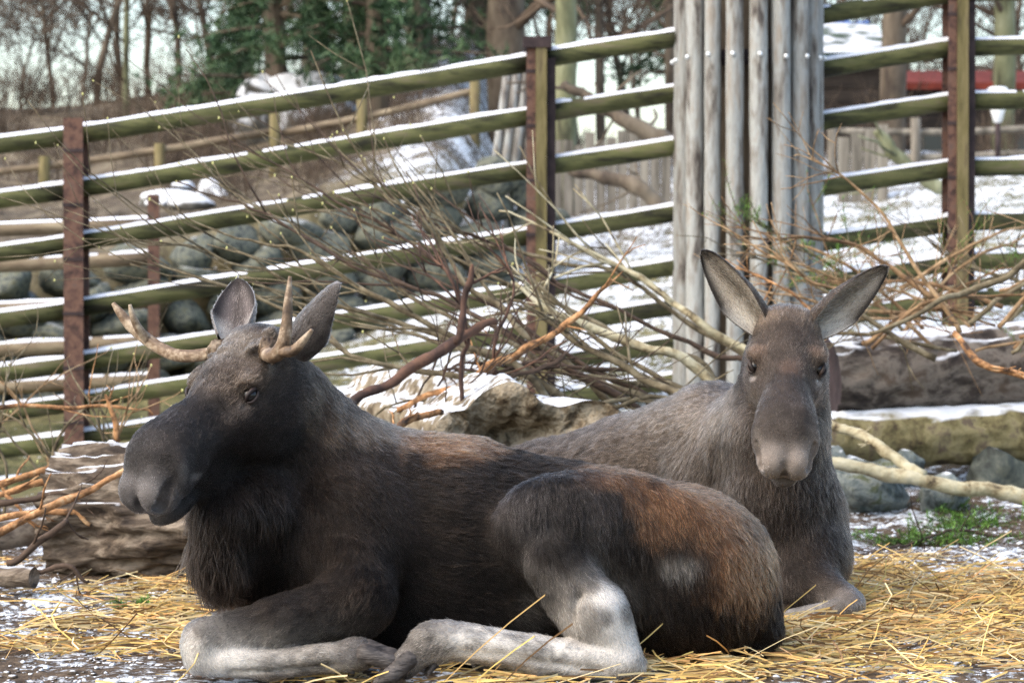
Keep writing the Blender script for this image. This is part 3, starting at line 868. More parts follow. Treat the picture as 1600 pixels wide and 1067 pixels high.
# trunk
B.pc((540, 835, 6.90, 150), (700, 855, 6.92, 165), DRK, 0.021, (1, 0, -0.15))
B.pc((700, 855, 6.92, 165), (900, 885, 6.90, 152), BLK, 0.021, (1, 0, -0.2))
B.pc((900, 885, 6.90, 148), (1062, 905, 6.86, 148), DRK, 0.019, (1, 0, -0.5))
B.pc((565, 748, 6.92, 82), (720, 775, 6.95, 86), MID, 0.022, (1, 0, -0.1))            # withers
B.pc((740, 790, 6.92, 88), (960, 835, 6.88, 88), DRK, 0.019, (1, 0, -0.1))            # back line
B.pc((960, 835, 6.84, 92), (1090, 885, 6.80, 96), MID, 0.024, (0.8, 0, -0.7))         # croup
B.pc((560, 930, 6.85, 115), (820, 950, 6.85, 115), BLK, 0.021, (0.6, 0, -0.6))        # belly
# neck
B.pc((545, 785, 6.88, 132), (452, 642, 6.80, 72), MID, 0.023, (0.55, 0, -0.8), k=0.07)
B.pc((460, 860, 6.80, 95), (445, 745, 6.80, 66), DRK, 0.023, (0.2, 0, -1), k=0.07)
B.pc((455, 930, 6.82, 80), (520, 950, 6.85, 90), BLK, 0.024, (0.2, 0, -1), k=0.07)    # brisket
# shoulder and near foreleg
B.pe((540, 855, 6.66), (95, 60, 105), DRK, 0.019, (0.5, 0, -0.9), rot=0.35, k=0.09)
B.pc((555, 890, 6.60, 62), (560, 935, 6.53, 56), DRK, 0.020, (0.2, 0, -1), k=0.05)
B.pc((560, 938, 6.52, 54), (440, 975, 6.46, 43), DRK, 0.014, (-1, 0, -0.35), k=0.03)
B.pc((440, 975, 6.46, 43), (325, 1003, 6.42, 35), DRK, 0.010, (-1, 0, -0.35), k=0.03)
B.pe((310, 1008, 6.41), (30, 33, 37), PALE, 0.012, (-0.5, 0, -1), k=0.025)
B.pc((312, 1028, 6.40, 27), (420, 1040, 6.39, 22), WHT, 0.013, (1, 0, 0.0), k=0.012)
B.pc((420, 1040, 6.39, 22), (535, 1026, 6.40, 23), PALE, 0.013, (1, 0, 0.1), k=0.012)
B.pe((556, 1022, 6.41), (30, 26, 26), GRY, 0.010, (1, 0, -0.2), k=0.02)
# far foreleg, folded the same way
B.pc((520, 940, 7.18, 55), (360, 985, 7.16, 36), DRK, 0.014, (-1, 0, -0.3), k=0.03)
B.pc((360, 1000, 7.16, 26), (560, 990, 7.14, 22), PALE, 0.009, (1, 0, 0), k=0.02)
# near thigh, shank, cannon
B.pe((965, 850, 6.64), (165, 60, 110), DRK, 0.022, (0.3, 0, -1), rot=0.10, k=0.08)
B.pe((885, 820, 6.58), (105, 50, 74), (0.0175, 0.0148, 0.0138), 0.018, (0.2, 0, -1), rot=0.15, k=0.09)
B.pc((868, 885, 6.52, 48), (930, 965, 6.46, 54), (0.034, 0.030, 0.027), 0.016, (0.5, 0, -1), k=0.035)
B.pc((930, 960, 6.46, 54), (985, 1040, 6.43, 26), PALE, 0.014, (0.5, 0, -1), k=0.02)
B.pc((975, 1036, 6.42, 29), (840, 1023, 6.40, 29), WHT, 0.014, (-1, 0, 0), k=0.012)
B.pc((840, 1023, 6.40, 29), (705, 1000, 6.39, 30), WHT, 0.014, (-1, 0, 0.1), k=0.012)
B.pe((680, 1003, 6.39), (38, 32, 34), PALE, 0.014, (-1, 0, -0.3), k=0.02)
B.pc((660, 1012, 6.39, 26), (632, 1038, 6.38, 22), GRY, 0.010, (-0.8, 0, -0.8), k=0.02)
B.spot((690, 978, 6.39), (60, 60, 16), (0.10, 0.09, 0.082), 0.6)
B.spot((560, 1010, 6.40), (45, 60, 30), (0.085, 0.076, 0.07), 0.7)
B.spot((655, 1015, 6.39), (40, 60, 26), (0.10, 0.09, 0.082), 0.7)
B.pc((940, 1046, 6.37, 5), (720, 1018, 6.335, 5), DRK, 0, (1, 0, 0), k=0.012, cut=True)
B.pc((360, 1050, 6.365, 4), (520, 1040, 6.365, 4), DRK, 0, (1, 0, 0), k=0.012, cut=True)
B.pc((905, 930, 6.40, 5), (890, 985, 6.385, 5), DRK, 0, (1, 0, 0), k=0.02, cut=True)
B.spot((300, 985, 6.40), (36, 60, 18), (0.09, 0.075, 0.062), 0.6)
B.spot((770, 1035, 6.40), (120, 60, 10), (0.12, 0.10, 0.085), 0.6)
B.spot((430, 1056, 6.40), (120, 60, 8), (0.12, 0.10, 0.085), 0.6)
B.spot((985, 1050, 6.42), (30, 60, 16), (0.16, 0.135, 0.11), 0.6)
B.spot((905, 985, 6.42), (34, 60, 10), (0.05, 0.045, 0.04), 0.6)
B.spot((930, 1000, 6.42), (44, 60, 7), (0.06, 0.054, 0.05), 0.6)
# rear ham, tail and far hind leg
B.pe((1085, 915, 6.70), (115, 85, 120), DRK, 0.024, (0.1, 0, -1), k=0.12)
B.pc((1176, 880, 6.78, 30), (1196, 985, 6.72, 30), BLK, 0.021, (0.1, 0, -1), k=0.03)
B.pc((1040, 1025, 6.72, 28), (1175, 1022, 6.72, 30), BLK, 0.019, (1, 0, -0.3), k=0.03)
B.pc((760, 1030, 6.48, 24), (900, 1045, 6.50, 22), DRK, 0.010, (-1, 0, 0), k=0.01)
# head
F0 = (-0.318, -0.40, -0.322)
BH, bF, bL, bU = head_frame(W(392, 523, 6.66), F0, sc=0.98, ls=1.08)
build_head(B, BH, bF, bL, bU, dict(face=(0.0125, 0.0102, 0.0096), brow=(0.050, 0.037, 0.028), muzzle=(0.095, 0.086, 0.083), cheek=(0.0120, 0.0098, 0.0088), dark=BLK), 0.98, 1.08, ((0.532, 0.093, -0.106, 0.010), (0.566, 0.076, -0.138, 0.019), (0.584, 0.052, -0.166, 0.024)))
B.cone(BH((0.06, 0, -0.20)), 0.110, W(425, 765, 6.76), 0.105, DRK, 0.021, (0.1, 0, -1), k=0.05)
B.cone(BH((-0.02, 0, -0.12)), 0.090, W(456, 665, 6.80), 0.125, MID, 0.019, (0.4, 0, -0.9), k=0.06)
_g = np.random.default_rng(5)
for _ in range(16):                                              # rugged scurf between the antlers
    p_ = (_g.uniform(0.0, 0.115), _g.uniform(-0.075, 0.085), 0.012 - 0.25 * _g.uniform(0, 0.12))
    B.ell(BH(p_), np.array([0.016, 0.013, 0.011]) * _g.uniform(0.7, 1.3), (0.06, 0.046, 0.036), 0.010, -bF + 0.5 * bU, np.stack([bF, bL, bU], 1), 0.010)
# beard
B.pc((352, 800, 6.55, 52), (348, 870, 6.56, 42), DRK, 0.062, (-0.05, -0.1, -1), k=0.06)
B.pc((348, 870, 6.56, 42), (345, 905, 6.57, 28), DRK, 0.070, (-0.05, -0.1, -1), k=0.05)
B.pc((400, 800, 6.62, 60), (395, 900, 6.68, 48), DRK, 0.036, (0.0, 0, -1), k=0.06)
# coat patches (coat colour, with painted shade and sheen at the thigh)
B.spot((640, 668, 6.75), (130, 200, 34), TAN, 0.8)
B.spot((715, 690, 6.8), (90, 160, 30), RED, 0.75)
B.spot((1085, 790, 6.7), (135, 260, 62), RED, 0.72)
B.spot((1150, 880, 6.7), (70, 260, 70), RED, 0.75)
B.spot((960, 745, 6.8), (80, 200, 22), RED, 0.6)
B.spot((520, 640, 6.65), (60, 120, 70), TAN, 0.35)
B.spot((880, 862, 6.46), (62, 60, 40), BLK, 0.8)  # shade below the thigh bulge, painted into the coat as black
B.spot((830, 800, 6.5), (45, 90, 50), (0.032, 0.029, 0.029), 0.5)  # grey hair on the bulge, with its sky sheen painted in
B.spot((835, 960, 6.6), (40, 120, 45), (0.05, 0.046, 0.043), 0.5)
B.spot((1062, 885, 6.5), (44, 90, 24), PALE, 0.34)
B.spot((945, 935, 6.42), (44, 60, 22), WHT, 0.9)
B.spot((960, 1005, 6.42), (50, 60, 45), WHT, 0.95)
B.spot((905, 970, 6.42), (40, 60, 40), PALE, 0.6)
B.spot((345, 1040, 6.40), (70, 60, 26), WHT, 0.9)
B.spot((300, 1015, 6.38), (26, 50, 30), WHT, 0.5)
B.hspot(BH, (0.575, 0.03, -0.145), (0.055, 0.10, 0.055), (0.125, 0.113, 0.108), 0.85)
B.hspot(BH, (0.46, 0.088, -0.158), (0.05, 0.03, 0.012), (0.10, 0.09, 0.085), 0.7)
B.hspot(BH, (0.505, 0.100, -0.115), (0.014, 0.03, 0.035), (0.07, 0.064, 0.06), 0.6)
B.hspot(BH, (0.222, 0.100, -0.096), (0.018, 0.02, 0.010), (0.07, 0.06, 0.055), 0.6)
B.hspot(BH, (0.06, 0, 0.0), (0.14, 0.12, 0.05), (0.10, 0.082, 0.066), 0.7)
B.hspot(BH, (0.60, 0, -0.15), (0.02, 0.022, 0.03), (0.02, 0.018, 0.018), 0.9, 0.0)
bears = []
ear_pal = ((0.06, 0.052, 0.048), (0.20, 0.17, 0.15), (0.03, 0.025, 0.022), 0.016)
rb_ = BH((-0.02, -0.085, -0.035))
e = ear_mesh(rb_, W(371, 435, 6.90) - rb_, np.array([-0.12, -0.95, 0.1]), np.linalg.norm(W(371, 435, 6.90) - rb_), 0.128, 0.62, 0.0)
bears.append((*e, (0.14, 0.12, 0.11), (0.12, 0.10, 0.095), (0.05, 0.04, 0.04), 0.014))
lb = BH((-0.01, 0.10, -0.05))
e = ear_mesh(lb, W(536, 433, 6.56) - lb, np.array([0.75, 0.55, -0.2]), 0.235, 0.12, 0.75, 0.02)
bears.append((*e, *ear_pal))
hb0 = np.min([BH((x, y, z)) for x in (-0.16, 0.66) for y in (-0.17, 0.17) for z in (-0.34, 0.09)], 0)
hb1 = np.max([BH((x, y, z)) for x in (-0.16, 0.66) for y in (-0.17, 0.17) for z in (-0.34, 0.09)], 0)
finish(B, bull_root, (hb0, hb1), 0.009, 0.0045, bears, 650000, 11, far=True)
for s in (1, -1): eye_on(bull_root, BH, bF, bL, bU, s)
for (c, F_, U_, sz) in ((W(572, 1024, 6.40), (1, -0.1, -0.10), (0, -0.2, 1), 0.95), (W(640, 1036, 6.38), (-0.85, -0.25, -0.42), (-0.4, 0, 1), 0.95)):
    v, q = hoof_mesh(c, F_, U_, sz)
    mesh_obj('hoof', v, q, M_hoof, bull_root)

def antler(root, lines):
    parts = []
    for pts, rad in lines:
        P = catmull(pts, 30); R = lerp1(rad, 30) * 0.82
        parts.append(tube(P, R, 18, jit=0.13 if len(parts) == 2 else 0.02, seed=len(parts), flute=0.07))
    v, f = join(parts)
    mesh_obj('antler', v, f, M_antler, root)
# right antler sweeps out and up with a fork; left one points at the viewer with an upright tine
rb = BH((0.045, -0.105, -0.030))
antler(bull_root, [([rb + bL * 0.02, W(285, 556, 6.74), W(245, 540, 6.80), W(207, 510, 6.84), W(188, 488, 6.85), W(177, 474, 6.86)], [0.021, 0.022, 0.022, 0.021, 0.015, 0.007]),
                   ([W(232, 532, 6.81), W(216, 512, 6.79), W(207, 492, 6.775), W(203, 476, 6.77)], [0.016, 0.015, 0.011, 0.006]),
                   ([rb + bL * 0.018, rb + bL * 0.006, rb - bL * 0.004, rb - bL * 0.014], [0.030, 0.040, 0.038, 0.028])])
lb_ = BH((0.050, 0.098, -0.022))
antler(bull_root, [([lb_ - bL * 0.02, W(425, 556, 6.47), W(440, 543, 6.43), W(447, 510, 6.42), W(450, 470, 6.42), W(453, 432, 6.43)], [0.024, 0.025, 0.025, 0.019, 0.014, 0.006]),
                   ([W(438, 548, 6.43), W(458, 548, 6.40), W(474, 532, 6.38), W(488, 515, 6.37)], [0.02, 0.018, 0.013, 0.006]),
                   ([lb_ - bL * 0.018, lb_ - bL * 0.006, lb_ + bL * 0.004, lb_ + bL * 0.014], [0.032, 0.043, 0.041, 0.030])])

# ---- the cow, lying behind, looking straight at the viewer
cow_root = thing('moose', W(1200, 990, 8.1) * np.array([1, 1, 0]), 'antlerless grey brown cow moose lying behind, facing the viewer with ears raised', 'moose')
Q_ = Animal()
CB, CM, CD, CT = (0.026, 0.0192, 0.0150), (0.037, 0.0278, 0.0218), (0.0160, 0.0116, 0.0092), (0.090, 0.070, 0.053)
Q_.pc((1165, 800, 8.25, 140), (1000, 830, 8.6, 140), CM, 0.024, (-1, 0.3, -0.2))
Q_.pc((1000, 830, 8.6, 140), (820, 850, 8.9, 132), CB, 0.030, (-1, 0.3, -0.2))
Q_.pc((1115, 690, 8.25, 92), (1000, 758, 8.5, 108), CM, 0.024, (-1, 0.3, 0.0))
Q_.pc((1000, 758, 8.5, 108), (860, 805, 8.75, 112), CB, 0.030, (-1, 0.3, -0.05))
Q_.pc((860, 805, 8.75, 112), (720, 850, 8.95, 118), CB, 0.028, (-1, 0.3, -0.3))
Q_.pc((1150, 745, 8.15, 108), (1218, 640, 7.90, 72), CM, 0.025, (-0.5, 0, -0.9), k=0.08)
Q_.pc((1215, 690, 7.86, 74), (1222, 800, 7.90, 84), CB, 0.027, (0, -0.1, -1), k=0.07)
Q_.pc((1222, 800, 7.90, 90), (1222, 915, 7.90, 72), CD, 0.027, (0, -0.1, -1), k=0.07)
Q_.pc((1160, 860, 7.98, 90), (1150, 930, 7.9, 70), CD, 0.030, (0, 0, -1), k=0.07)
Q_.pc((1255, 800, 8.0, 58), (1264, 870, 7.82, 60), CB, 0.026, (0.3, 0, -1), k=0.06)
Q_.pc((1264, 870, 7.82, 60), (1258, 918, 7.72, 50), CD, 0.022, (0.1, 0, -1), k=0.05)
Q_.pc((1270, 915, 7.70, 42), (1325, 944, 7.58, 26), CB, 0.012, (1, 0, -0.3), k=0.03)
Q_.pe((1328, 944, 7.55), (20, 22, 22), (0.16, 0.13, 0.115), 0.008, (1, 0, -0.5), k=0.02)
Q_.pc((1322, 950, 7.53, 18), (1240, 968, 7.55, 17), (0.24, 0.22, 0.20), 0.008, (-1, 0, -0.1), k=0.012)
CH, cF, cL, cU = head_frame(W(1232, 489, 7.82), (-0.052, -0.44, -0.345), roll=math.radians(3.5))
build_head(Q_, CH, cF, cL, cU, dict(face=(0.035, 0.0265, 0.0218), brow=(0.052, 0.038, 0.029), muzzle=(0.20, 0.172, 0.152), cheek=(0.036, 0.028, 0.023), dark=CD))
Q_.cone(CH((0.0, 0, -0.14)), 0.105, W(1215, 690, 7.95), 0.15, CM, 0.026, (0.0, 0, -1), k=0.06)
Q_.spot((1060, 640, 8.0), (110, 300, 55), CT, 0.7)
Q_.spot((1010, 700, 8.0), (120, 300, 55), CT, 0.35)
Q_.hspot(CH, (0.16, 0.10, -0.03), (0.05, 0.03, 0.025), (0.11, 0.070, 0.048), 0.6)
Q_.hspot(CH, (0.16, -0.10, -0.03), (0.05, 0.03, 0.025), (0.11, 0.070, 0.048), 0.6)
Q_.hspot(CH, (0.26, 0.02, -0.005), (0.09, 0.05, 0.04), (0.10, 0.062, 0.045), 0.5)
Q_.hspot(CH, (0.02, 0.07, 0.0), (0.09, 0.05, 0.06), (0.16, 0.12, 0.09), 0.6)
Q_.hspot(CH, (0.02, -0.07, 0.0), (0.09, 0.05, 0.06), (0.16, 0.12, 0.09), 0.6)
Q_.hspot(CH, (0.50, 0, -0.06), (0.06, 0.03, 0.03), (0.035, 0.028, 0.025), 0.8)
Q_.hspot(CH, (0.592, 0, -0.165), (0.02, 0.018, 0.022), (0.02, 0.016, 0.015), 0.95, 0.0)
cears = []
Q_.hspot(CH, (0.57, 0.045, -0.135), (0.055, 0.05, 0.06), (0.25, 0.21, 0.18), 0.75)
Q_.hspot(CH, (0.57, -0.045, -0.135), (0.055, 0.05, 0.06), (0.25, 0.21, 0.18), 0.75)
for s in (1, -1):
    Q_.hspot(CH, (0.515, s * 0.062, -0.100), (0.055, 0.035, 0.045), (0.17, 0.145, 0.125), 0.6)
    Q_.hspot(CH, (0.225, s * 0.100, -0.100), (0.02, 0.02, 0.014), (0.24, 0.21, 0.19), 0.6)
for s, tip, opn in ((-1, W(1096, 391, 7.86), np.array([-0.50, -0.8, -0.1])), (1, W(1387, 417, 7.84), np.array([0.50, -0.8, -0.1]))):
    b_ = CH((-0.012, s * 0.074, -0.055))
    ax_ = tip - b_
    e = ear_mesh(b_, ax_, opn, np.linalg.norm(ax_), 0.132, 0.72, 0.0)
    cears.append((*e, (0.040, 0.029, 0.022), (0.40, 0.35, 0.29), (0.018, 0.014, 0.012), 0.026))
hb0 = np.min([CH((x, y, z)) for x in (-0.14, 0.66) for y in (-0.17, 0.17) for z in (-0.34, 0.09)], 0)
hb1 = np.max([CH((x, y, z)) for x in (-0.14, 0.66) for y in (-0.17, 0.17) for z in (-0.34, 0.09)], 0)
finish(Q_, cow_root, (hb0, hb1), 0.010, 0.005, cears, 420000, 12, far=True)
M_lid2 = noise_mat('brown_eyelid_skin', [hx(32, 26, 24), hx(60, 48, 42)], scale=40, rough=0.5, bump=0.2)
for s in (1, -1): eye_on(cow_root, CH, cF, cL, cU, s, (0.44, -0.64), M_lid2)
v, q = hoof_mesh(W(1248, 968, 7.55), (-1, 0.2, -0.1), (0, 0, 1), 0.55)
mesh_obj('hoof', v, q, M_hoof, cow_root)
# ------------------------------------------------------------------ branches
def bough(pts, rads, mat, label, group=None, name='branch', twigs=0, tw_len=0.3, tw_r=0.003, spread=0.6, buds=None, seed=0, n=None, seg=8, jit=0.05, wob=0.004, tmat=None, needles=0, fwd=0.8, t0=0.25, root=None):
    """one branch with its side twigs as one mesh; buds (or needles) as a part"""
    g = np.random.default_rng(seed)
    if root is not None:                                        # the butt end runs on down to the ground
        p = pts[0]; x_ = (p[0] + root - 800) * p[2] / KPX
        pts = [(p[0] + root, HOR + (CAMH + 0.03 - float(gz(x_, p[2]))) * KPX / p[2], p[2])] + list(pts); rads = [rads[0]] + list(rads)
    pts = [W(*p) if len(p) == 3 else np.array(p[:3]) for p in pts]
    n = n or max(12, len(pts) * 8)
    P = catmull(pts, n); R = lerp1(rads, n) * (0.68 if mat in (M_orange, M_tan, M_redbr, M_pale) else 0.82)
    R = R * (1 + 0.16 * vnoise(P * 1.0 + seed, 0.10)[:, 0] + 0.12 * vnoise(P + seed, 0.035)[:, 1])
    arc = np.concatenate([[0], np.cumsum(np.linalg.norm(np.diff(P, axis=0), axis=1))])
    wv = vnoise(np.stack([arc, arc * 0 + seed * 0.37, arc * 0], 1), 0.16) * 4 + 1.2 * vnoise(np.stack([arc, arc * 0 + seed * 0.37 + 9, arc * 0], 1), 0.06)
    P[1:-1] += wob * wv[1:-1]
    parts = [tube(P, R, seg, jit=jit, seed=seed)]
    tips = [P[-1]]; nd = []
    T = np.gradient(P, axis=0); T /= np.linalg.norm(T, axis=1)[:, None]
    for k in range(twigs):
        i = int(np.clip(g.uniform(t0, 0.98) * n, 1, n - 2))
        L_ = tw_len * g.uniform(0.4, 1.2)
        d = T[i] * fwd + g.normal(0, spread, 3) * np.array([1, 0.7, 1]); d /= np.linalg.norm(d)
        m = 6
        q = [P[i]]
        dd = d.copy()
        for j in range(m - 1):
            dd = dd + g.normal(0, 0.14, 3) + np.array([0, 0, 0.03]); dd /= np.linalg.norm(dd)
            q.append(q[-1] + dd * L_ / (m - 1))
        r0 = min(tw_r * g.uniform(0.7, 1.3), R[i] * 0.8)
        parts.append(tube(q, np.linspace(r0, r0 * 0.45, m), 5, jit=0.05, seed=k)); tips.append(q[-1]); nd.append(q)
        if g.random() < 0.6:
            b0 = q[m // 2]; d2 = dd + g.normal(0, 0.5, 3); d2 /= np.linalg.norm(d2)
            q2 = [b0, b0 + d2 * L_ * 0.2, b0 + d2 * L_ * 0.4 + g.normal(0, 0.01, 3)]
            parts.append(tube(q2, [r0 * 0.6, r0 * 0.5, r0 * 0.35], 4)); tips.append(q2[-1]); nd.append(q2)
    v, f = join(parts)
    o = mesh_obj(name, v, f, mat)
    tag(o, label, 'branch', group)
    if buds:
        bp = []
        for t_ in tips:
            if g.random() > 0.5: continue
            bp.append(ball(t_, g.uniform(0.003, 0.005), 6, 4, sq=(1, 1, 1.6)))
        v, f = join(bp)
        tag(mesh_obj('buds', v, f, M_bud, o, origin=ORIG[o]), kind='stuff')
    if needles:
        V, F = [], []
        for q in nd:
            Q2 = catmull(q, 16)
            for c in Q2[3:]:
                for _ in range(needles):
                    d = g.normal(0, 1, 3); d /= np.linalg.norm(d); L_ = g.uniform(0.02, 0.045); s_ = np.cross(d, [0.3, 0.2, 0.9]); s_ = s_ / np.linalg.norm(s_) * 0.0016
                    k = len(V); V += [c - s_, c + s_, c + d * L_]; F.append((k, k + 1, k + 2))
        mesh_obj('needles', V, F, M_needle, o, origin=ORIG[o], sm=False)
    return o

G_C = 'budded twigs in the brush heap behind the bull'
L_C = 'thin olive budded branch slanting through the brush heap behind the bull moose'
centre = [
    [(1190, 688, 10.6), (1060, 640, 10.7), (900, 560, 10.8), (760, 470, 10.9), (620, 365, 11), (500, 300, 11.1), (345, 213, 11.2)],
    [(1118, 592, 11.2), (1000, 540, 11.2), (860, 470, 11.3), (700, 400, 11.3), (560, 345, 11.4), (418, 232, 11.4)],
    [(1200, 586, 11.6), (1080, 510, 11.6), (960, 430, 11.6), (820, 400, 11.7), (690, 370, 11.7), (520, 300, 11.8), (386, 253, 11.8)],
    [(1020, 640, 10.4), (900, 590, 10.4), (760, 520, 10.5), (600, 440, 10.6), (430, 340, 10.6), (302, 272, 10.7)],
    [(1010, 655, 10.2), (860, 560, 10.2), (720, 480, 10.3), (560, 420, 10.3), (400, 330, 10.4), (276, 284, 10.4)],
    [(900, 640, 10.0), (760, 560, 10.0), (600, 500, 10.0), (460, 445, 10.1), (340, 400, 10.1), (252, 378, 10.1)],
    [(860, 620, 9.9), (720, 530, 9.9), (600, 470, 9.9), (480, 400, 10), (350, 360, 10), (275, 320, 10)],
    [(820, 640, 9.8), (700, 590, 9.8), (560, 560, 9.8), (440, 480, 9.9), (300, 430, 9.9), (240, 410, 9.9)],
    [(1195, 590, 11.0), (1090, 545, 11.0), (930, 470, 11.0), (800, 395, 11.1), (640, 330, 11.1), (570, 250, 11.2)],
    [(960, 640, 10.3), (820, 520, 10.3), (720, 430, 10.4), (650, 330, 10.4), (600, 300, 10.4), (565, 245, 10.5)],
    [(1100, 640, 10.8), (960, 590, 10.8), (800, 560, 10.8), (640, 520, 10.9), (480, 480, 10.9), (380, 430, 10.9)],
    [(1180, 680, 10.5), (1050, 600, 10.5), (940, 530, 10.6), (840, 440, 10.6), (760, 400, 10.7), (690, 330, 10.7)],
]
for k, pts in enumerate(centre):
    bough(pts, [0.026 - 0.004 * (k % 3), 0.017, 0.013, 0.011, 0.008, 0.006, 0.0035], M_twig if k % 4 else M_twigd, L_C, G_C, twigs=8, tw_len=0.85, tw_r=0.0062, spread=0.22, buds=True, seed=500 + k, n=38, wob=0.005, fwd=1.0, root=70, t0=0.35)
bough([(1200, 588, 11.3), (1090, 500, 11.3), (1010, 440, 11.4), (900, 380, 11.4), (780, 330, 11.5)], [0.03, 0.026, 0.02, 0.013, 0.006], M_pale, 'thick pale olive branch leaning over the brush heap by the pole ring', twigs=8, tw_len=0.6, tw_r=0.006, seed=530, spread=0.35, root=60, t0=0.4)
bough([(1110, 594, 10.6), (1000, 545, 10.6), (930, 515, 10.6), (870, 490, 10.6), (800, 440, 10.7)], [0.034, 0.033, 0.028, 0.02, 0.012], M_pale, 'pale green barked branch lying level across the brush heap', twigs=6, tw_len=0.5, tw_r=0.006, seed=531, spread=0.4, root=60, t0=0.4)
bough([(1215, 690, 9.8), (1120, 640, 9.8), (1000, 585, 9.9), (880, 520, 10), (800, 470, 10)], [0.03, 0.026, 0.022, 0.014, 0.008], M_twig, 'straight grey green bough pointing down behind the cow moose', twigs=8, tw_len=0.5, tw_r=0.006, seed=532, spread=0.4, root=60, t0=0.4)
bough([(545, 645, 9.2), (610, 600, 9.3), (690, 545, 9.4), (735, 517, 9.5), (775, 503, 9.6)], [0.030, 0.032, 0.034, 0.030, 0.020], M_redbr, 'thick dark red brown stick lying above the bull moose back', twigs=2, tw_len=0.25, tw_r=0.008, seed=533, root=-70, t0=0.5)
bough([(712, 535, 9.42), (722, 490, 9.42), (732, 440, 9.42), (736, 416, 9.42)], [0.024, 0.022, 0.019, 0.010], M_redbr, 'broken dark red stub standing up from the brush heap', twigs=1, tw_len=0.15, tw_r=0.006, seed=534)
bough([(735, 612, 9.75), (800, 562, 9.75), (880, 510, 9.8), (925, 470, 9.8), (955, 436, 9.8)], [0.026, 0.024, 0.020, 0.015, 0.006], M_orange, 'peeled orange stick rising beside the weathered log end', twigs=4, tw_len=0.22, tw_r=0.006, seed=535, spread=0.5, root=-60, t0=0.5)
bough([(690, 640, 9.8), (760, 610, 9.8), (770, 540, 9.8), (800, 470, 9.85), (790, 400, 9.9)], [0.014, 0.013, 0.011, 0.009, 0.005], M_redbr, 'thin red brown forked twig behind the weathered log end', twigs=10, tw_len=0.35, tw_r=0.005, seed=536, spread=0.5, root=-10, t0=0.4)
bough([(720, 600, 9.5), (735, 520, 9.5), (700, 430, 9.5), (655, 380, 9.6)], [0.013, 0.011, 0.009, 0.005], M_redbr, 'upright reddish twig crossing the dark stick in the heap', twigs=8, tw_len=0.3, tw_r=0.005, seed=537, spread=0.5, root=5, t0=0.4)
bough([(620, 640, 9.8), (700, 612, 9.8), (760, 604, 9.8), (820, 610, 9.85)], [0.018, 0.017, 0.015, 0.012], M_orange, 'short orange stick lying flat under the brush heap', twigs=3, tw_len=0.2, tw_r=0.005, seed=538)
bough([(595, 690, 9.0), (640, 660, 9.1), (690, 645, 9.2)], [0.02, 0.02, 0.016], M_orange, 'orange stub half hidden behind the bull moose shoulder', twigs=2, tw_len=0.12, tw_r=0.006, seed=539)
for k in range(6):                                              # low tangle that fills the foot of the heap
    g = np.random.default_rng(560 + k)
    x0, x1 = g.uniform(560, 760), g.uniform(850, 1120)
    y0 = g.uniform(560, 660); y1 = g.uniform(540, 650)
    d = g.uniform(9.6, 10.8)
    bough([(x0, y0, d), ((x0 + x1) / 2 + g.normal(0, 30), (y0 + y1) / 2 + g.normal(0, 20), d + 0.1), (x1, y1, d + 0.2)], [0.006, 0.009, 0.012], M_twig if k % 2 else M_twigd, 'tangled grey twig low in the brush heap behind the weathered log end', 'low tangle of twigs', twigs=14, tw_len=0.5, tw_r=0.004, spread=0.6, seed=580 + k, root=-30, t0=0.35)

# left heap of peeled sticks
bough([(-60, 852, 8.4), (0, 826, 8.4), (100, 778, 8.5), (205, 732, 8.6)], [0.021, 0.021, 0.020, 0.017], M_orange, 'long peeled orange stick resting on the bark log', twigs=2, tw_len=0.15, tw_r=0.005, seed=601)
bough([(-60, 770, 9.3), (0, 752, 9.3), (70, 732, 9.35), (140, 716, 9.4)], [0.022, 0.021, 0.020, 0.016], M_orange, 'upper peeled orange stick of the heap beside the bark log', twigs=3, tw_len=0.14, tw_r=0.006, seed=602)
bough([(-60, 778, 9.0), (10, 765, 9.0), (80, 752, 9.0), (140, 742, 9.1)], [0.018, 0.018, 0.016, 0.012], M_orange, 'half peeled brown stick between two orange sticks', twigs=3, tw_len=0.18, tw_r=0.006, seed=603)
bough([(-50, 792, 8.9), (20, 780, 8.9), (85, 766, 8.9), (120, 770, 8.9)], [0.014, 0.014, 0.012, 0.008], M_twigd, 'thin dark stick in the heap beside the bark log', twigs=3, tw_len=0.2, tw_r=0.005, seed=604)
bough([(-30, 812, 8.8), (40, 800, 8.8), (110, 795, 8.85), (140, 820, 8.85)], [0.018, 0.018, 0.016, 0.012], M_orange, 'bent orange stick lying against the bark log end', twigs=2, tw_len=0.12, tw_r=0.005, seed=605)
bough([(10, 880, 8.3), (60, 850, 8.3), (100, 822, 8.3), (104, 815, 8.35)], [0.014, 0.015, 0.013, 0.008], M_twigd, 'black crooked stick on the ground before the bark log', twigs=3, tw_len=0.18, tw_r=0.005, seed=606)
bough([(55, 893, 8.2), (90, 878, 8.2), (115, 880, 8.2), (138, 908, 8.2)], [0.010, 0.011, 0.010, 0.006], M_twigd, 'short dark root like twig by the straw', twigs=2, tw_len=0.12, tw_r=0.004, seed=607)
bough([(-20, 636, 9.8), (40, 630, 9.8), (110, 634, 9.8), (175, 640, 9.8), (240, 648, 9.8)], [0.014, 0.014, 0.013, 0.010, 0.006], M_orange, 'orange twig held level before the rusty fence post', twigs=3, tw_len=0.25, tw_r=0.004, seed=608)
bough([(185, 690, 9.6), (180, 660, 9.6), (170, 635, 9.6), (163, 618, 9.6)], [0.016, 0.015, 0.012, 0.008], M_orange, 'upright orange twig beside the bull moose muzzle', twigs=2, tw_len=0.15, tw_r=0.005, seed=609)
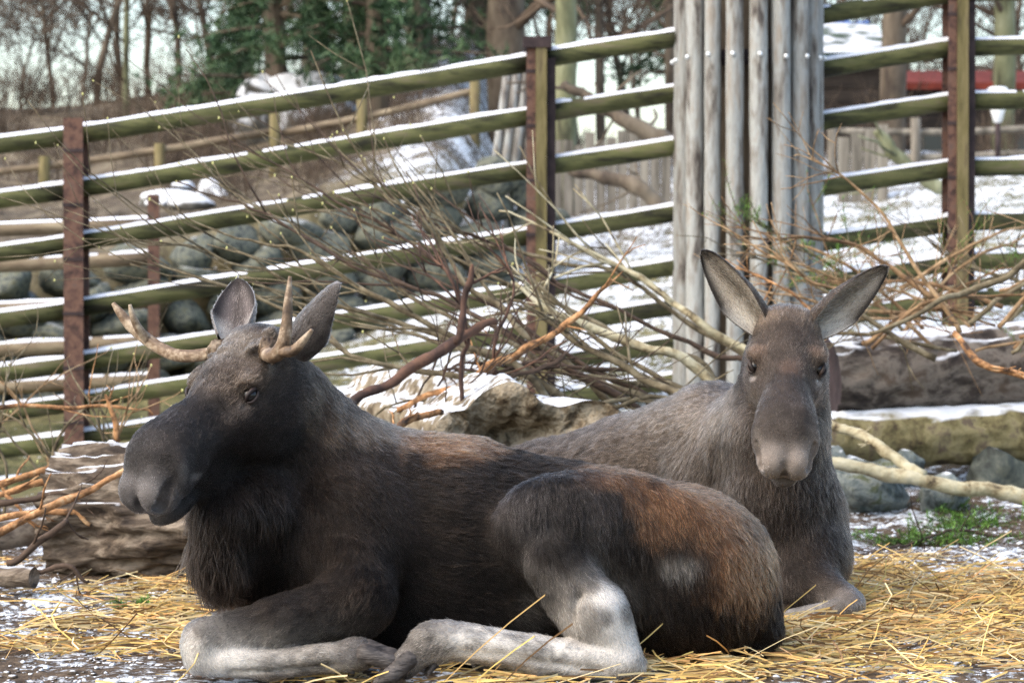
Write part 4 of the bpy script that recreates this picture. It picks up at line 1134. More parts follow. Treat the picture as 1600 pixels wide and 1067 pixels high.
for k in range(14):
    g = np.random.default_rng(620 + k)
    x0 = g.uniform(-40, 200); d = g.uniform(9.6, 11.5)
    a = g.uniform(-0.9, 0.9); L_ = g.uniform(120, 230)
    y0 = g.uniform(690, 760)
    bough([(x0, y0, d), (x0 + a * L_ * 0.5, y0 - L_ * 0.45, d), (x0 + a * L_ * 1.1, y0 - L_ * 0.75, d + 0.2)], [0.008, 0.006, 0.0025], M_twig if k % 3 else M_tan, 'thin leafless shoot in the thicket before the rusty fence post', 'shoots in the left thicket', twigs=5, tw_len=0.32, tw_r=0.0035, spread=0.4, seed=640 + k, buds=(k % 3 == 0), root=0)

M_brown = noise_mat('brown_branch_bark', [hx(74, 58, 44), hx(118, 92, 66), hx(150, 122, 90)], scale=12, detail=8, bump=0.5)
# right heap over the fallen trunks
bough([(1280, 720, 11.1), (1350, 732, 11.1), (1430, 746, 11.1), (1520, 766, 11.1), (1640, 790, 11.1)], [0.040, 0.043, 0.052, 0.055, 0.060], M_pale, 'thick peeled white branch lying on stones beside the cow moose', twigs=1, tw_len=0.2, tw_r=0.008, seed=701)
bough([(1290, 665, 11.4), (1345, 682, 11.3), (1390, 706, 11.2), (1445, 744, 11.1)], [0.036, 0.040, 0.042, 0.041], M_pale, 'shorter peeled white branch forking off above the stones', twigs=3, tw_len=0.12, tw_r=0.008, seed=702)
for k in range(30):
    g = np.random.default_rng(720 + k)
    x0, y0 = g.uniform(1330, 1680), g.uniform(440, 560)
    ang = g.choice([math.pi, 0.0]) + g.normal(0, 0.45); L_ = g.uniform(140, 380)
    d = g.uniform(11.2, 12.6)
    x1, y1 = x0 + math.cos(ang) * L_, y0 - abs(math.sin(ang)) * L_ * 0.8 - g.uniform(0, 70)
    x1 = max(x1, 1150)
    kind = k % 3
    bough([(x0, y0, d), ((x0 + x1) / 2 + g.normal(0, 20), (y0 + y1) / 2 - g.uniform(-10, 40), d), (x1, y1, d + g.normal(0, 0.2))], [g.uniform(0.010, 0.022), 0.011, 0.005], (M_tan, M_brown, M_twig)[kind],
          ('tan twiggy branch in the heap on the dark fallen trunk', 'warm brown branch in the heap on the dark fallen trunk', 'olive grey branch in the heap on the dark fallen trunk')[kind], ('tan branches of the right heap', 'brown branches of the right heap', 'olive branches of the right heap')[kind],
          twigs=10, tw_len=0.42, tw_r=0.004, spread=0.55, seed=760 + k, needles=(5 if k % 5 == 0 else 0))
bough([(1500, 520, 10.8), (1420, 400, 10.9), (1345, 300, 11), (1290, 262, 11), (1240, 244, 11)], [0.016, 0.013, 0.010, 0.007, 0.003], M_tan, 'long tan twig arching up in front of the pole ring', twigs=12, tw_len=0.4, tw_r=0.004, spread=0.5, seed=711)
bough([(1330, 460, 10.6), (1260, 430, 10.6), (1190, 390, 10.7), (1110, 345, 10.8)], [0.014, 0.012, 0.009, 0.004], M_tan, 'tan twig behind the cow moose ears', twigs=8, tw_len=0.3, tw_r=0.004, spread=0.5, seed=712)
bough([(1300, 520, 10.5), (1230, 455, 10.5), (1170, 430, 10.6), (1120, 410, 10.6)], [0.012, 0.010, 0.008, 0.003], M_orange, 'thin orange twig between the cow moose ears', twigs=6, tw_len=0.25, tw_r=0.004, spread=0.5, seed=713)
bough([(1360, 520, 10.3), (1450, 480, 10.3), (1540, 440, 10.4), (1640, 395, 10.4)], [0.010, 0.016, 0.018, 0.020], M_twig, 'straight grey bough lying slantwise over the right heap', twigs=6, tw_len=0.4, tw_r=0.005, seed=714)
bough([(1490, 520, 10.2), (1530, 560, 10.1), (1580, 580, 10.1), (1660, 600, 10)], [0.020, 0.022, 0.022, 0.022], M_orange, 'thick orange branch hanging over the dark fallen trunk', twigs=4, tw_len=0.3, tw_r=0.006, seed=715)

# ------------------------------------------------------------------ logs and rocks
def log_thing(name, a, b, ra, rb, mat, endmat, label, ridge=0.02, seed=0, ring=64, n=56, along=0.30, knots=0):
    a, b = np.array(a, float), np.array(b, float)
    ax = (b - a) / np.linalg.norm(b - a)
    u = np.cross(ax, [0, 0, 1.0]); u /= np.linalg.norm(u); w = np.cross(u, ax)
    th = np.arange(ring) * 2 * np.pi / ring
    V = []
    for i in range(n):
        t = i / (n - 1); c = a + (b - a) * t; r = ra + (rb - ra) * t
        pts = np.cos(th)[:, None] * u + np.sin(th)[:, None] * w
        q = pts * r
        smp = np.concatenate([q, np.full((ring, 1), 0)], 1)[:, :3] + ax * (t * np.linalg.norm(b - a)) * along
        w1 = smp + seed + 0.02 * vnoise(smp * 3 + seed, 0.2)
        nz = 0.8 * (1 - np.abs(vnoise(w1, 0.045)[:, 0]) * 2.2) + 0.35 * (1 - np.abs(vnoise(w1 + 9, 0.022)[:, 1]) * 2) + 0.4 * vnoise(smp + seed + 4, 0.3)[:, 2]
        V.append(c + pts * (r * (1 + 0.04 * vnoise(smp + 30, 0.5)[:, :1]) + ridge * nz[:, None]))
    V = np.concatenate(V)
    F = []
    for i in range(n - 1):
        for j in range(ring):
            k = (j + 1) % ring
            F.append((i * ring + j, i * ring + k, (i + 1) * ring + k, (i + 1) * ring + j))
    root = thing(name, (a + b) / 2 - np.array([0, 0, max(ra, rb)]), label, 'log')
    mesh_obj('bark', V, F, mat, root)
    for i, c, sgn in ((0, a, -1), (n - 1, b, 1)):
        rim = V[i * ring:(i + 1) * ring]
        E, EF = [], []
        for lv, s_ in enumerate((1.0, 0.8, 0.55, 0.3, 0.1)):
            for j in range(ring):
                p = c + (rim[j] - c) * s_
                E.append(p - ax * sgn * (0.004 + 0.008 * (vnoise(p[None] + seed, 0.05)[0, 0])) * (lv > 0))
        for lv in range(4):
            for j in range(ring):
                k = (j + 1) % ring
                EF.append((lv * ring + j, lv * ring + k, (lv + 1) * ring + k, (lv + 1) * ring + j))
        EF.append(tuple(4 * ring + j for j in range(ring)))
        mesh_obj('cut_end', E, EF, endmat, root)
    return root
lg = log_thing('log', W(112, 806, 9.15), W(560, 800, 8.75), 0.245, 0.25, M_barksnow, M_bark, 'thick log with deep furrowed bark and snow on top behind the bull moose beard', ridge=0.042, seed=1, ring=150, n=110, along=0.17)
log_thing('log', W(-160, 860, 9.1), W(112, 818, 9.0), 0.055, 0.06, M_darkbark, M_oldwood, 'thin snow dusted log lying under the orange sticks', ridge=0.006, seed=2, ring=28, n=24)
log_thing('log', W(-120, 898, 8.3), W(52, 903, 8.15), 0.030, 0.034, M_barksnow, M_bark, 'short snow covered log end lying on the straw', ridge=0.004, seed=3, ring=24, n=16)
log_thing('log', W(1294, 592, 12.0), W(1760, 560, 12.3), 0.192, 0.22, M_darkbark, M_rustd, 'heavy dark fallen trunk with patches of snow lying behind the cow moose', ridge=0.018, seed=5, ring=64, n=50)
log_thing('log', W(1270, 688, 11.9), W(1760, 672, 12.1), 0.135, 0.15, M_moss, M_oldwood, 'yellow green mossy log below the dark fallen trunk', ridge=0.014, seed=6, ring=48, n=44)

def facet(V, g, n=14, cut=0.72):
    V = V.copy()
    for _ in range(n):
        nn = g.normal(0, 1, 3); nn /= np.linalg.norm(nn)
        dd = V @ nn; m = dd > cut
        V[m] -= ((dd[m] - cut) * 0.95)[:, None] * nn
    return V / 0.85
def rock(name, c, r, mat, seed, label=None, cat='rock', parent=None, sub=3, group=None):
    V, F = ico(sub)
    g = np.random.default_rng(seed)
    V = facet(V, g)
    q = V * np.array(r)
    off = g.uniform(0, 40, 3)
    q = q * (1 + 0.16 * vnoise(V + off, 0.75)[:, :1] + 0.06 * vnoise(V + off, 0.3)[:, 1:2])
    a = g.uniform(0, 6.28); ca, sa = math.cos(a), math.sin(a)
    q = q @ np.array([[ca, -sa, 0], [sa, ca, 0], [0, 0, 1]])
    o = mesh_obj(name, q + np.array(c), F, mat, parent)
    if label: tag(o, label, cat, group)
    return o
_ico = {}
def ico(sub):
    if sub in _ico: return _ico[sub]
    import bmesh
    bm = bmesh.new(); bmesh.ops.create_icosphere(bm, subdivisions=sub, radius=1.0)
    bm.verts.ensure_lookup_table()
    V = np.array([v.co[:] for v in bm.verts]); F = [tuple(v.index for v in f.verts) for f in bm.faces]; bm.free()
    _ico[sub] = (V, F); return V, F
rock('rock', W(1350, 762, 11.35), (0.22, 0.16, 0.14), M_rock, 21, 'blue grey boulder under the peeled white branch', sub=4)
rock('rock', W(1302, 752, 11.5), (0.13, 0.12, 0.16), M_rock, 22, 'upright blue grey stone touching the cow moose neck', sub=4)
rock('rock', W(1398, 736, 11.9), (0.15, 0.13, 0.14), M_rock, 23, 'small mossy stone propping the mossy log', sub=4)
rock('rock', W(1470, 778, 11.3), (0.14, 0.11, 0.10), M_rock, 24, 'flat grey stone beneath the thick end of the peeled branch', sub=4)
rock('rock', W(1555, 738, 11.95), (0.18, 0.14, 0.15), M_stone, 25, 'dark stone under the mossy log far from the cow moose', sub=4)

# the weathered log end: ragged face turned to the viewer, body running back
cen = W(822, 742, 9.35)
ang = np.linspace(0, 2 * math.pi, 120, endpoint=False)
prof = 0.355 * (1 + 0.10 * np.sin(2 * ang + 0.6) + 0.07 * np.sin(3 * ang + 1.0) + 0.05 * np.sin(7 * ang + 2) + 0.03 * np.sin(13 * ang))
prof *= 1 + 0.13 * np.exp(-((ang - 1.75) / 0.22) ** 2) - 0.16 * np.exp(-((ang - 1.08) / 0.16) ** 2)
bdir = np.array([-0.38, 1.0, 0.04]); bdir /= np.linalg.norm(bdir)
V, F = [], []
nl = 22
for i in range(nl):
    t = i / (nl - 1)
    for j, a in enumerate(ang):
        p = cen + bdir * (t * 1.7) + np.array([1.08 * math.cos(a), 0.0, math.sin(a)]) * prof[j] * (1 - 0.12 * t)
        V.append(p)
V = np.array(V); V += 0.02 * vnoise(V, 0.12)
for i in range(nl - 1):
    for j in range(120):
        k = (j + 1) % 120
        F.append((i * 120 + j, i * 120 + k, (i + 1) * 120 + k, (i + 1) * 120 + j))
F = [f[::-1] for f in F]
oldlog = thing('log', cen - np.array([0, 0, 0.34]), 'pale weathered log with a ragged rotten end and snow along its top', 'log')
mesh_obj('bark', V, F, M_oldsnow, oldlog)
rim = V[:120]
E, EF = [], []
levels = (1.0, 0.92, 0.82, 0.7, 0.56, 0.42, 0.28, 0.14, 0.05)
for lv, s_ in enumerate(levels):
    p = cen + (rim - cen) * s_
    hollow = np.exp(-(((p[:, 0] - cen[0] + 0.02) / 0.15) ** 2 + ((p[:, 2] - cen[2] - 0.13) / 0.075) ** 2)) * (1 + 0.5 * vnoise(p, 0.05)[:, 0])
    dz = 0.05 * vnoise(p, 0.10)[:, 0] + 0.03 * vnoise(p, 0.035)[:, 1] + 0.22 * hollow
    E.append(p + bdir * (dz * (lv > 0))[:, None] - bdir * 0.002)
E = np.concatenate(E)
for lv in range(len(levels) - 1):
    for j in range(120):
        k = (j + 1) % 120
        EF.append((lv * 120 + j, lv * 120 + k, (lv + 1) * 120 + k, (lv + 1) * 120 + j))
EF.append(tuple((len(levels) - 1) * 120 + j for j in range(120)))
mesh_obj('rotten_end', E, EF, M_oldwood, oldlog)

# ------------------------------------------------------------------ straw, soil crumbs, sprigs
def px_of(x, y, z):
    return 800 + x / y * KPX, HOR + (CAMH - z) / y * KPX
def straw_density(x, y):
    px, py = px_of(x, y, 0.0)
    n = vnoise(np.stack([x, y, 0 * x], 1), 0.28)[:, 0]
    d = 1.0 * np.exp(-(((px - 1430) / 240) ** 2 + ((py - 968) / 62) ** 2)) * (1 + 0.5 * n) * 1.5
    d += 0.85 * np.exp(-(((px - 1180) / 190) ** 2 + ((py - 1035) / 42) ** 2))
    d += 0.50 * np.exp(-(((px - 270) / 120) ** 2 + ((py - 950) / 55) ** 2)) * (1 + 0.7 * n)
    d += 0.26 * np.exp(-(((px - 100) / 190) ** 2 + ((py - 985) / 60) ** 2)) * np.clip(0.5 + 1.6 * n, 0, 2)
    d += 0.40 * np.exp(-(((px - 750) / 260) ** 2 + ((py - 1062) / 22) ** 2))
    d += 0.10 * np.clip(0.3 + n, 0, 1)
    n2 = vnoise(np.stack([x + 3, y, 0 * x], 1), 0.11)[:, 0]
    return d * np.clip(0.95 + 1.1 * n2 + 0.5 * n, 0.12, 1.6)
g = np.random.default_rng(77)
cand = 150000
sx_ = g.uniform(-2.2, 2.6, cand); sy_ = g.uniform(5.7, 9.6, cand)
keep = g.random(cand) < np.clip(straw_density(sx_, sy_), 0, 1.2) / 1.2 * 0.42
sx_, sy_ = sx_[keep], sy_[keep]
ns = len(sx_)
az = g.uniform(0, 2 * np.pi, ns); Ls = g.gamma(3.0, 0.034, ns).clip(0.015, 0.32); wd = g.uniform(0.0013, 0.0030, ns)
az = np.where(g.random(ns) < 0.6, g.normal(0.15, 0.5, ns), az)
dens_ = straw_density(sx_, sy_)
hz = np.array([float(v_) for v_ in gz(sx_, sy_)]) + g.uniform(0.002, 0.012, ns) + np.clip(dens_, 0, 1.3) * g.uniform(0, 0.038, ns)
tilt = g.normal(0, 0.12, ns) + (g.random(ns) < 0.08) * g.uniform(0, 0.8, ns)
bend = g.normal(0, 0.45, ns)
SV, SC = [], []
for s_, t_ in enumerate(np.linspace(-0.5, 0.5, 4)):
    aa = az + bend * t_
    cx = sx_ + np.cos(aa) * Ls * t_; cy_ = sy_ + np.sin(aa) * Ls * t_
    cz = hz + np.sin(tilt) * Ls * t_ + 0.5 * np.abs(np.sin(tilt)) * Ls - 0.10 * Ls * (t_ * 2) ** 2 * 0.3
    cz = np.maximum(cz, gz(cx, cy_) + 0.001)
    for (ox, oz) in ((1, 0), (-0.5, 0.9), (-0.5, -0.9)):
        SV.append(np.stack([cx - np.sin(aa) * wd * ox, cy_ + np.cos(aa) * wd * ox, cz + wd * oz], 1))
SV = np.stack(SV, 1).reshape(-1, 3)
bi = np.arange(ns)[:, None] * 12
fl = []
for s_ in range(3):
    for j in range(3):
        k = (j + 1) % 3
        fl.append(np.concatenate([bi + s_ * 3 + j, bi + s_ * 3 + k, bi + (s_ + 1) * 3 + k, bi + (s_ + 1) * 3 + j], 1))
SF = np.concatenate(fl)
tone = g.uniform(0.55, 1.2, ns)[:, None]
sc_ = np.array(hx(220, 184, 116)) * tone * (1 + g.normal(0, 0.06, (ns, 3)))
pale = g.random(ns) < 0.30
sc_[pale] = np.array(hx(214, 194, 148)) * tone[pale]
brn = g.random(ns) < 0.20
sc_[brn] = np.array(hx(120, 88, 50)) * tone[brn]
M_straw, _nt, _b = new_mat('straw')
_at = _nt.nodes.new('ShaderNodeAttribute'); _at.attribute_name = 'coat'
_nt.links.new(_at.outputs['Color'], _b.inputs['Base Color']); _b.inputs['Roughness'].default_value = 0.5
st = mesh_obj('straw', SV, SF, M_straw, origin=(0, 0, 0), cols=np.repeat(np.clip(sc_, 0, 0.9), 12, 0), sm=False)
tag(st, 'loose golden straw strewn under and around the two moose', 'straw', kind='stuff')

def crumbs(name, n, xr, yr, size, mat, label, cat, seed, mask=None, flat=0.5):
    g = np.random.default_rng(seed)
    V0, F0_ = ico(1)
    F0_ = np.array(F0_)
    x = g.uniform(*xr, n); y = g.uniform(*yr, n)
    if mask is not None:
        k = g.random(n) < mask(x, y); x, y = x[k], y[k]; n = len(x)
    r = size * g.lognormal(0, 0.45, n)
    V = V0[None] * (1 + 0.36 * g.standard_normal((n, len(V0), 1))) * r[:, None, None] * np.array([1, 1, flat])
    V = V + np.stack([x, y, gz(x, y) + 0.2 * r], 1)[:, None]
    F = (F0_[None] + (np.arange(n) * len(V0))[:, None, None]).reshape(-1, 3)
    o = mesh_obj(name, V.reshape(-1, 3), F, mat, origin=(0, 0, 0))
    return tag(o, label, cat, kind='stuff')
M_clod = add_snow(noise_mat('frozen_soil', [hx(58, 51, 45), hx(94, 84, 73), hx(122, 112, 100)], scale=30, bump=0.5), 0.62, 0.9, 0.3, 30)
M_crust = noise_mat('crusty_snow', [hx(206, 214, 226), hx(240, 243, 248)], scale=40, rough=0.75, bump=0.5, bscale=90)
crumbs('soil_crumbs', 9000, (-2.4, 2.8), (5.8, 10.5), 0.0052, M_clod, 'frozen soil crumbs dusted with snow on the trampled ground', 'soil', 5)
crumbs('snow_crust', 11000, (-2.4, 3.0), (5.8, 12.0), 0.0055, M_crust, 'broken crusts of old snow on the trampled ground', 'snow', 6, mask=lambda x, y: np.clip(0.30 + 0.9 * vnoise(np.stack([x, y, 0 * x], 1), 0.3)[:, 1] + 0.5 * (y > 8.6) * (x > 1), 0, 1))
def sprig(c, n, size, label, seed, R_=0.16):
    g = np.random.default_rng(seed)
    V, F = [], []
    c = np.array(c)
    stem = []
    for k in range(n):
        a = g.uniform(0, 6.28); e_ = g.uniform(0.02, 0.5)
        d = np.array([math.cos(a) * math.cos(e_), math.sin(a) * math.cos(e_), math.sin(e_)])
        L_ = size * g.uniform(0.4, 1.0)
        b0 = c + np.array([g.normal(0, R_ * 0.4), g.normal(0, R_ * 0.3), 0])
        b0[2] = float(gz(b0[0], b0[1])) + 0.006
        stem.append(tube([b0, b0 + d * L_ * 0.6, b0 + d * L_], [0.002, 0.0015, 0.0008], 4))
        for t in np.linspace(0.15, 1, 16):
            p = b0 + d * L_ * t
            for _ in range(3):
                q = d + g.normal(0, 0.7, 3); q /= np.linalg.norm(q)
                s_ = np.cross(q, [0.2, 0.3, 1]); s_ = s_ / np.linalg.norm(s_) * 0.0020
                m = len(V); V += [p - s_, p + s_, p + q * g.uniform(0.014, 0.03)]; F.append((m, m + 1, m + 2))
    v, f = join(stem)
    root = thing('fir_sprig', c, label, 'sprig')
    mesh_obj('stem', v, f, M_twigd, root)
    mesh_obj('needles', V, F, M_needle, root, sm=False)
sprig(np.append(W(1455, 838, 10.2)[:2], 0), 110, 0.24, 'green fir sprig lying on snow beside the peeled white branch', 31, 0.35)
sprig(np.append(W(1510, 815, 10.9)[:2], 0), 60, 0.2, 'smaller green fir sprig lying on snow near the twig', 32, 0.25)
sprig(np.append(W(208, 948, 8.0)[:2], 0), 14, 0.08, 'small green sprig in the straw before the bark log', 33, 0.08)
sprig(np.append(W(352, 1002, 7.2)[:2], 0), 12, 0.07, 'tiny green sprig in the straw by the bull moose knee', 34, 0.06)
sprig(np.append(W(1500, 750, 11.2)[:2], 0), 20, 0.16, 'green sprig at the foot of the mossy log', 35, 0.2)
bough([tuple(np.append(W(1600, 838, 10.3)[:2], 0.03)) + (0,), tuple(np.append(W(1500, 850, 10.2)[:2], 0.05)) + (0,), tuple(np.append(W(1400, 862, 9.9)[:2], 0.02)) + (0,), tuple(np.append(W(1330, 868, 9.6)[:2], 0.015)) + (0,)], [0.007, 0.008, 0.007, 0.004], M_twigd, 'thin bare twig lying on the snowy ground by the straw', twigs=7, tw_len=0.25, tw_r=0.004, seed=720)
# ------------------------------------------------------------------ stone wall behind the fence
wall = thing('stone_wall', (-2.5, wall_y(-2.5), float(gz(-2.5, 20.0))), 'low dry stone wall of grey green boulders behind the fence', 'wall')
protos = []
for k in range(9):
    V, F = ico(3)
    gg = np.random.default_rng(900 + k); off = gg.uniform(0, 50, 3)
    q = facet(V, gg, 24, 0.64)
    q = q * (1 + 0.12 * vnoise(V + off, 0.8)[:, :1] + 0.07 * vnoise(V + off, 0.3)[:, 1:2])
    me = bpy.data.meshes.new('stone'); me.from_pydata(q.tolist(), [], F); me.materials.append(M_stone); smooth(me); protos.append(me)
gg = np.random.default_rng(950)
x = -8.6
for row in range(5):
    x = -8.6 + gg.uniform(0, 0.3)
    while x < 0.0:
        w_ = gg.uniform(0.15, 0.30); h_ = gg.uniform(0.115, 0.16)
        y = float(wall_y(x)) - 0.1 + gg.normal(0, 0.03) + 0.05 * row
        zb = float(ground_z(x + w_, wall_y(x) - 0.6)) - 0.05
        share(protos[gg.integers(9)], 'stone', wall, (x + w_, y, zb + 0.13 + row * 0.25 + gg.normal(0, 0.02)), (gg.normal(0, 0.15), gg.normal(0, 0.1), gg.normal(0, 0.2)), (w_ * 1.22, 0.30, h_ * 1.35))
        x += 2 * w_ * gg.uniform(0.92, 1.03)

# rear enclosure fence at left
rear = thing('rear_fence', (fx(240, 18.2), 18.2, float(gz(fx(240, 18.2), 18.2))), 'grey rail fence with a rusty post standing before the stone wall', 'fence')
for k, (ra_, rb_) in enumerate(((352, 350), (412, 402), (478, 470), (540, 532), (600, 592))):
    rail_piece(fx(-300, 18.2), fz(ra_ + 20, 18.2), fx(246, 18.2), fz(rb_, 18.2), 18.2, 0.055, M_rail2, rear, 1200 + k)
v, f = join([box(fx(234, 18.2), fx(252, 18.2), 18.1, 18.13, float(gz(-2.7, 18.2)) - 0.3, fz(305, 18.2)), box(fx(241, 18.2), fx(245, 18.2), 18.13, 18.3, float(gz(-2.7, 18.2)) - 0.3, fz(306, 18.2))])
mesh_obj('post', v, f, M_rust, rear, sm=False)
v, f = join([box(fx(-306, 18.2), fx(-288, 18.2), 18.1, 18.13, float(gz(-5.2, 18.2)) - 0.3, fz(325, 18.2))])
mesh_obj('post', v, f, M_rust, rear, sm=False)

# old wooden fence up on the slope
def simple_fence(name, d, posts, rails, label, pm, rm, pr=0.06, rr=0.04):
    o = thing(name, (fx(posts[0][0], d), d, fz(posts[0][2], d)), label, 'fence')
    for (px, t, b) in posts:
        v, f = tube([(fx(px, d), d, fz(b, d) - 0.3), (fx(px, d), d, fz(t, d))], [pr, pr * 0.95], 10, jit=0.03)
        mesh_obj('post', v, f, pm, o)
    for k, (x0, r0, x1, r1) in enumerate(rails):
        v, f = tube(catmull([(fx(x0, d), d + 0.05, fz(r0, d)), (fx((x0 + x1) / 2, d), d + 0.05, fz((r0 + r1) / 2, d) - 0.03), (fx(x1, d), d + 0.05, fz(r1, d))], 8), [rr] * 8, 8, jit=0.04, seed=k)
        mesh_obj('rail', v, f, rm, o)
    return o
simple_fence('pasture_fence', 25.5, [(70, 245, 330), (250, 225, 310), (430, 172, 285), (566, 150, 260), (742, 118, 240)], [(-60, 275, 430, 205), (430, 210, 750, 140), (-60, 310, 430, 250), (430, 250, 750, 180)], 'weathered pasture fence with slim posts on the slope above the stone wall', M_insert, M_rail2)

# ------------------------------------------------------------------ trees
def grow(g, p, d, L_, r, depth, out, spread=0.55, up=0.08, kids=(3, 5), seg=5, minr=0.004):
    n = 5
    q = [p]; dd = d
    for _ in range(n):
        dd = dd + g.normal(0, 0.10, 3) + np.array([0, 0, up]); dd /= np.linalg.norm(dd)
        q.append(q[-1] + dd * L_ / n)
    R = np.linspace(r, r * 0.62, n + 1)
    out[0 if depth == 0 else 1].append(tube(q, R, seg if depth < 2 else 3, jit=0.03, seed=depth))
    if depth >= 4: return
    k = g.integers(*kids) + (2 if depth == 0 else 0)
    for j in range(k):
        i = int(np.clip(g.uniform(0.35, 1.0) * n, 1, n))
        nd = dd * 0.9 + g.normal(0, spread, 3); nd /= np.linalg.norm(nd)
        grow(g, q[i], nd, L_ * g.uniform(0.5, 0.78), max(R[i] * g.uniform(0.4, 0.65), minr), depth + 1, out, spread, up, kids, seg, minr)
def bare_tree(seed, H_, r, kids=(3, 6)):
    g = np.random.default_rng(seed)
    out = ([], [])
    grow(g, np.zeros(3), np.array([g.normal(0, 0.06), 0, 1.0]), H_, r, 0, out, kids=kids, seg=9, minr=0.006)
    return join(out[0]), join(out[1])
bare = []
for k in range(4):
    (tv, tf), (cv, cf) = bare_tree(1300 + k, 2.2 + 0.3 * k, 0.040 + 0.006 * k, kids=(4, 7))
    a = bpy.data.meshes.new('trunk'); a.from_pydata(tv.tolist(), [], tf); a.materials.append(M_trunk); smooth(a)
    b = bpy.data.meshes.new('crown'); b.from_pydata(cv.tolist(), [], cf); b.materials.append(M_twigfar); smooth(b)
    bare.append((a, b))
def put_tree(meshes, x, y, s, rot, label, group=None, name='bare_tree', cat='tree', dz=-0.15, sz=None):
    t = thing(name, (x, y, float(ground_z(x, y)) + dz), label, cat, group)
    for m_ in meshes:
        c = bpy.data.objects.new(m_.name.split('.')[0], m_); link(c, t, ORIG[t])
    t.rotation_euler = (0, 0, rot); t.scale = (s, s, sz or s)
    return t
gg = np.random.default_rng(1400)
for k, (px, d, s) in enumerate(((30, 44, 0.85), (85, 40, 1.0), (150, 38, 1.25), (190, 46, 1.3), (235, 41, 1.5), (285, 36, 1.25), (335, 43, 1.5), (372, 37, 1.15), (-60, 42, 1.0), (120, 52, 1.2), (410, 48, 1.5), (-160, 40, 1.1), (310, 55, 1.6))):
    put_tree(bare[k % 4], fx(px, d), d, s, gg.uniform(0, 6.28), 'leafless dark tree on the ridge above the stone wall', 'leafless trees on the ridge')
for k, (px, d, s) in enumerate(((905, 46, 1.4), (985, 40, 1.3), (1320, 38, 1.3), (1440, 42, 1.5), (1540, 36, 1.3), (1590, 45, 1.4), (1700, 40, 1.4), (700, 50, 1.7), (1010, 55, 1.6), (1380, 52, 1.6), (850, 55, 1.7))):
    put_tree(bare[(k + 1) % 4], fx(px, d), d, s, gg.uniform(0, 6.28), 'leafless tree beyond the grey palisade and sheds', 'leafless trees beyond the sheds')
# single trunks
def trunk_tree(px, d, r, H_, mat, label, seed, lean=0.0):
    g = np.random.default_rng(seed)
    x = fx(px, d); z = float(ground_z(x, d)) - 0.2
    t = thing('tree', (x, d, z), label, 'tree')
    P = catmull([(x, d, z), (x + lean * H_ * 0.4 + g.normal(0, 0.05), d, z + H_ * 0.4), (x + lean * H_, d, z + H_)], 14)
    v, f = tube(P, np.linspace(r, r * 0.75, 14), 14, jit=0.04, seed=seed)
    mesh_obj('trunk', v, f, mat, t)
    out = ([], [])
    for k in range(7):
        i = g.integers(5, 14); a = g.uniform(0, 6.28)
        grow(g, P[i], np.array([math.cos(a), math.sin(a) * 0.6, 0.35]), g.uniform(1.0, 1.9), r * 0.28, 1, out, kids=(3, 5), seg=6, minr=0.006)
    v, f = join(out[1])
    mesh_obj('crown', v, f, M_twigfar, t)
trunk_tree(798, 29, 0.26, 6.5, M_trunk, 'stout dark tree trunk behind the middle fence post', 41)
trunk_tree(882, 25.5, 0.13, 5.2, M_trunkg, 'slim greenish tree trunk beside the middle fence post', 42)
trunk_tree(1392, 30, 0.17, 6.0, M_trunk, 'grey tree trunk between the shed and the right fence post', 43, 0.01)
trunk_tree(1565, 31, 0.15, 5.5, M_trunkg, 'forked green barked tree behind the right fence post', 44, -0.02)
trunk_tree(200, 33, 0.05, 2.2, M_trunkg, 'thin pale young trunk above the stone wall', 45)
trunk_tree(1050, 36, 0.10, 5.5, M_trunk, 'slim trunk against the bright sky beside the pole ring', 46)
trunk_tree(940, 33, 0.07, 5.5, M_trunk, 'thin trunk against the bright sky left of the pole ring', 47)

# pines: trunk, limbs and needle tufts
def pine(seed, H_, spread, n_limbs, bare_to=0.25):
    g = np.random.default_rng(seed)
    tv, tf = tube([(0, 0, 0), (g.normal(0, 0.1), g.normal(0, 0.1), H_ * 0.5), (g.normal(0, 0.15), 0, H_)], [0.16, 0.11, 0.02], 10, jit=0.03)
    limbs = []; V, F = [], []
    for k in range(n_limbs):
        t = bare_to + (1 - bare_to) * (k + g.random()) / n_limbs
        a = g.uniform(0, 6.28); L_ = spread * (1.05 - t) * g.uniform(0.6, 1.2) + 0.25
        p0 = np.array([0, 0, H_ * t]); d = np.array([math.cos(a), math.sin(a), g.uniform(-0.15, 0.3)])
        P = [p0 + d * L_ * s + np.array([0, 0, -0.12 * L_ * s * s]) for s in np.linspace(0, 1, 5)]
        limbs.append(tube(P, np.linspace(0.035, 0.008, 5), 5))
        for s in np.linspace(0.25, 1, 9):
            for _ in range(3):
                c = p0 + d * L_ * s + g.normal(0, 0.13, 3) + np.array([0, 0, -0.12 * L_ * s * s])
                for _ in range(13):
                    q = g.normal(0, 1, 3) + np.array([0, 0, 0.35]); q /= np.linalg.norm(q)
                    s_ = np.cross(q, g.normal(0, 1, 3)); s_ = s_ / np.linalg.norm(s_) * 0.013
                    m = len(V); V += [c - s_, c + s_, c + q * g.uniform(0.08, 0.2)]; F.append((m, m + 1, m + 2))
    lv, lf = join(limbs)
    mats = []
    for nm, v, f, mt in (('trunk', tv, tf, M_trunk), ('limbs', lv, lf, M_trunk), ('needles', np.array(V), F, M_pine)):
        me = bpy.data.meshes.new(nm); me.from_pydata(np.asarray(v).tolist(), [], f); me.materials.append(mt); mats.append(me)
    return mats
pines = [pine(1500, 5.5, 1.25, 64, 0.1), pine(1501, 5.0, 1.2, 54, 0.25), pine(1502, 3.0, 0.9, 40, 0.02)]
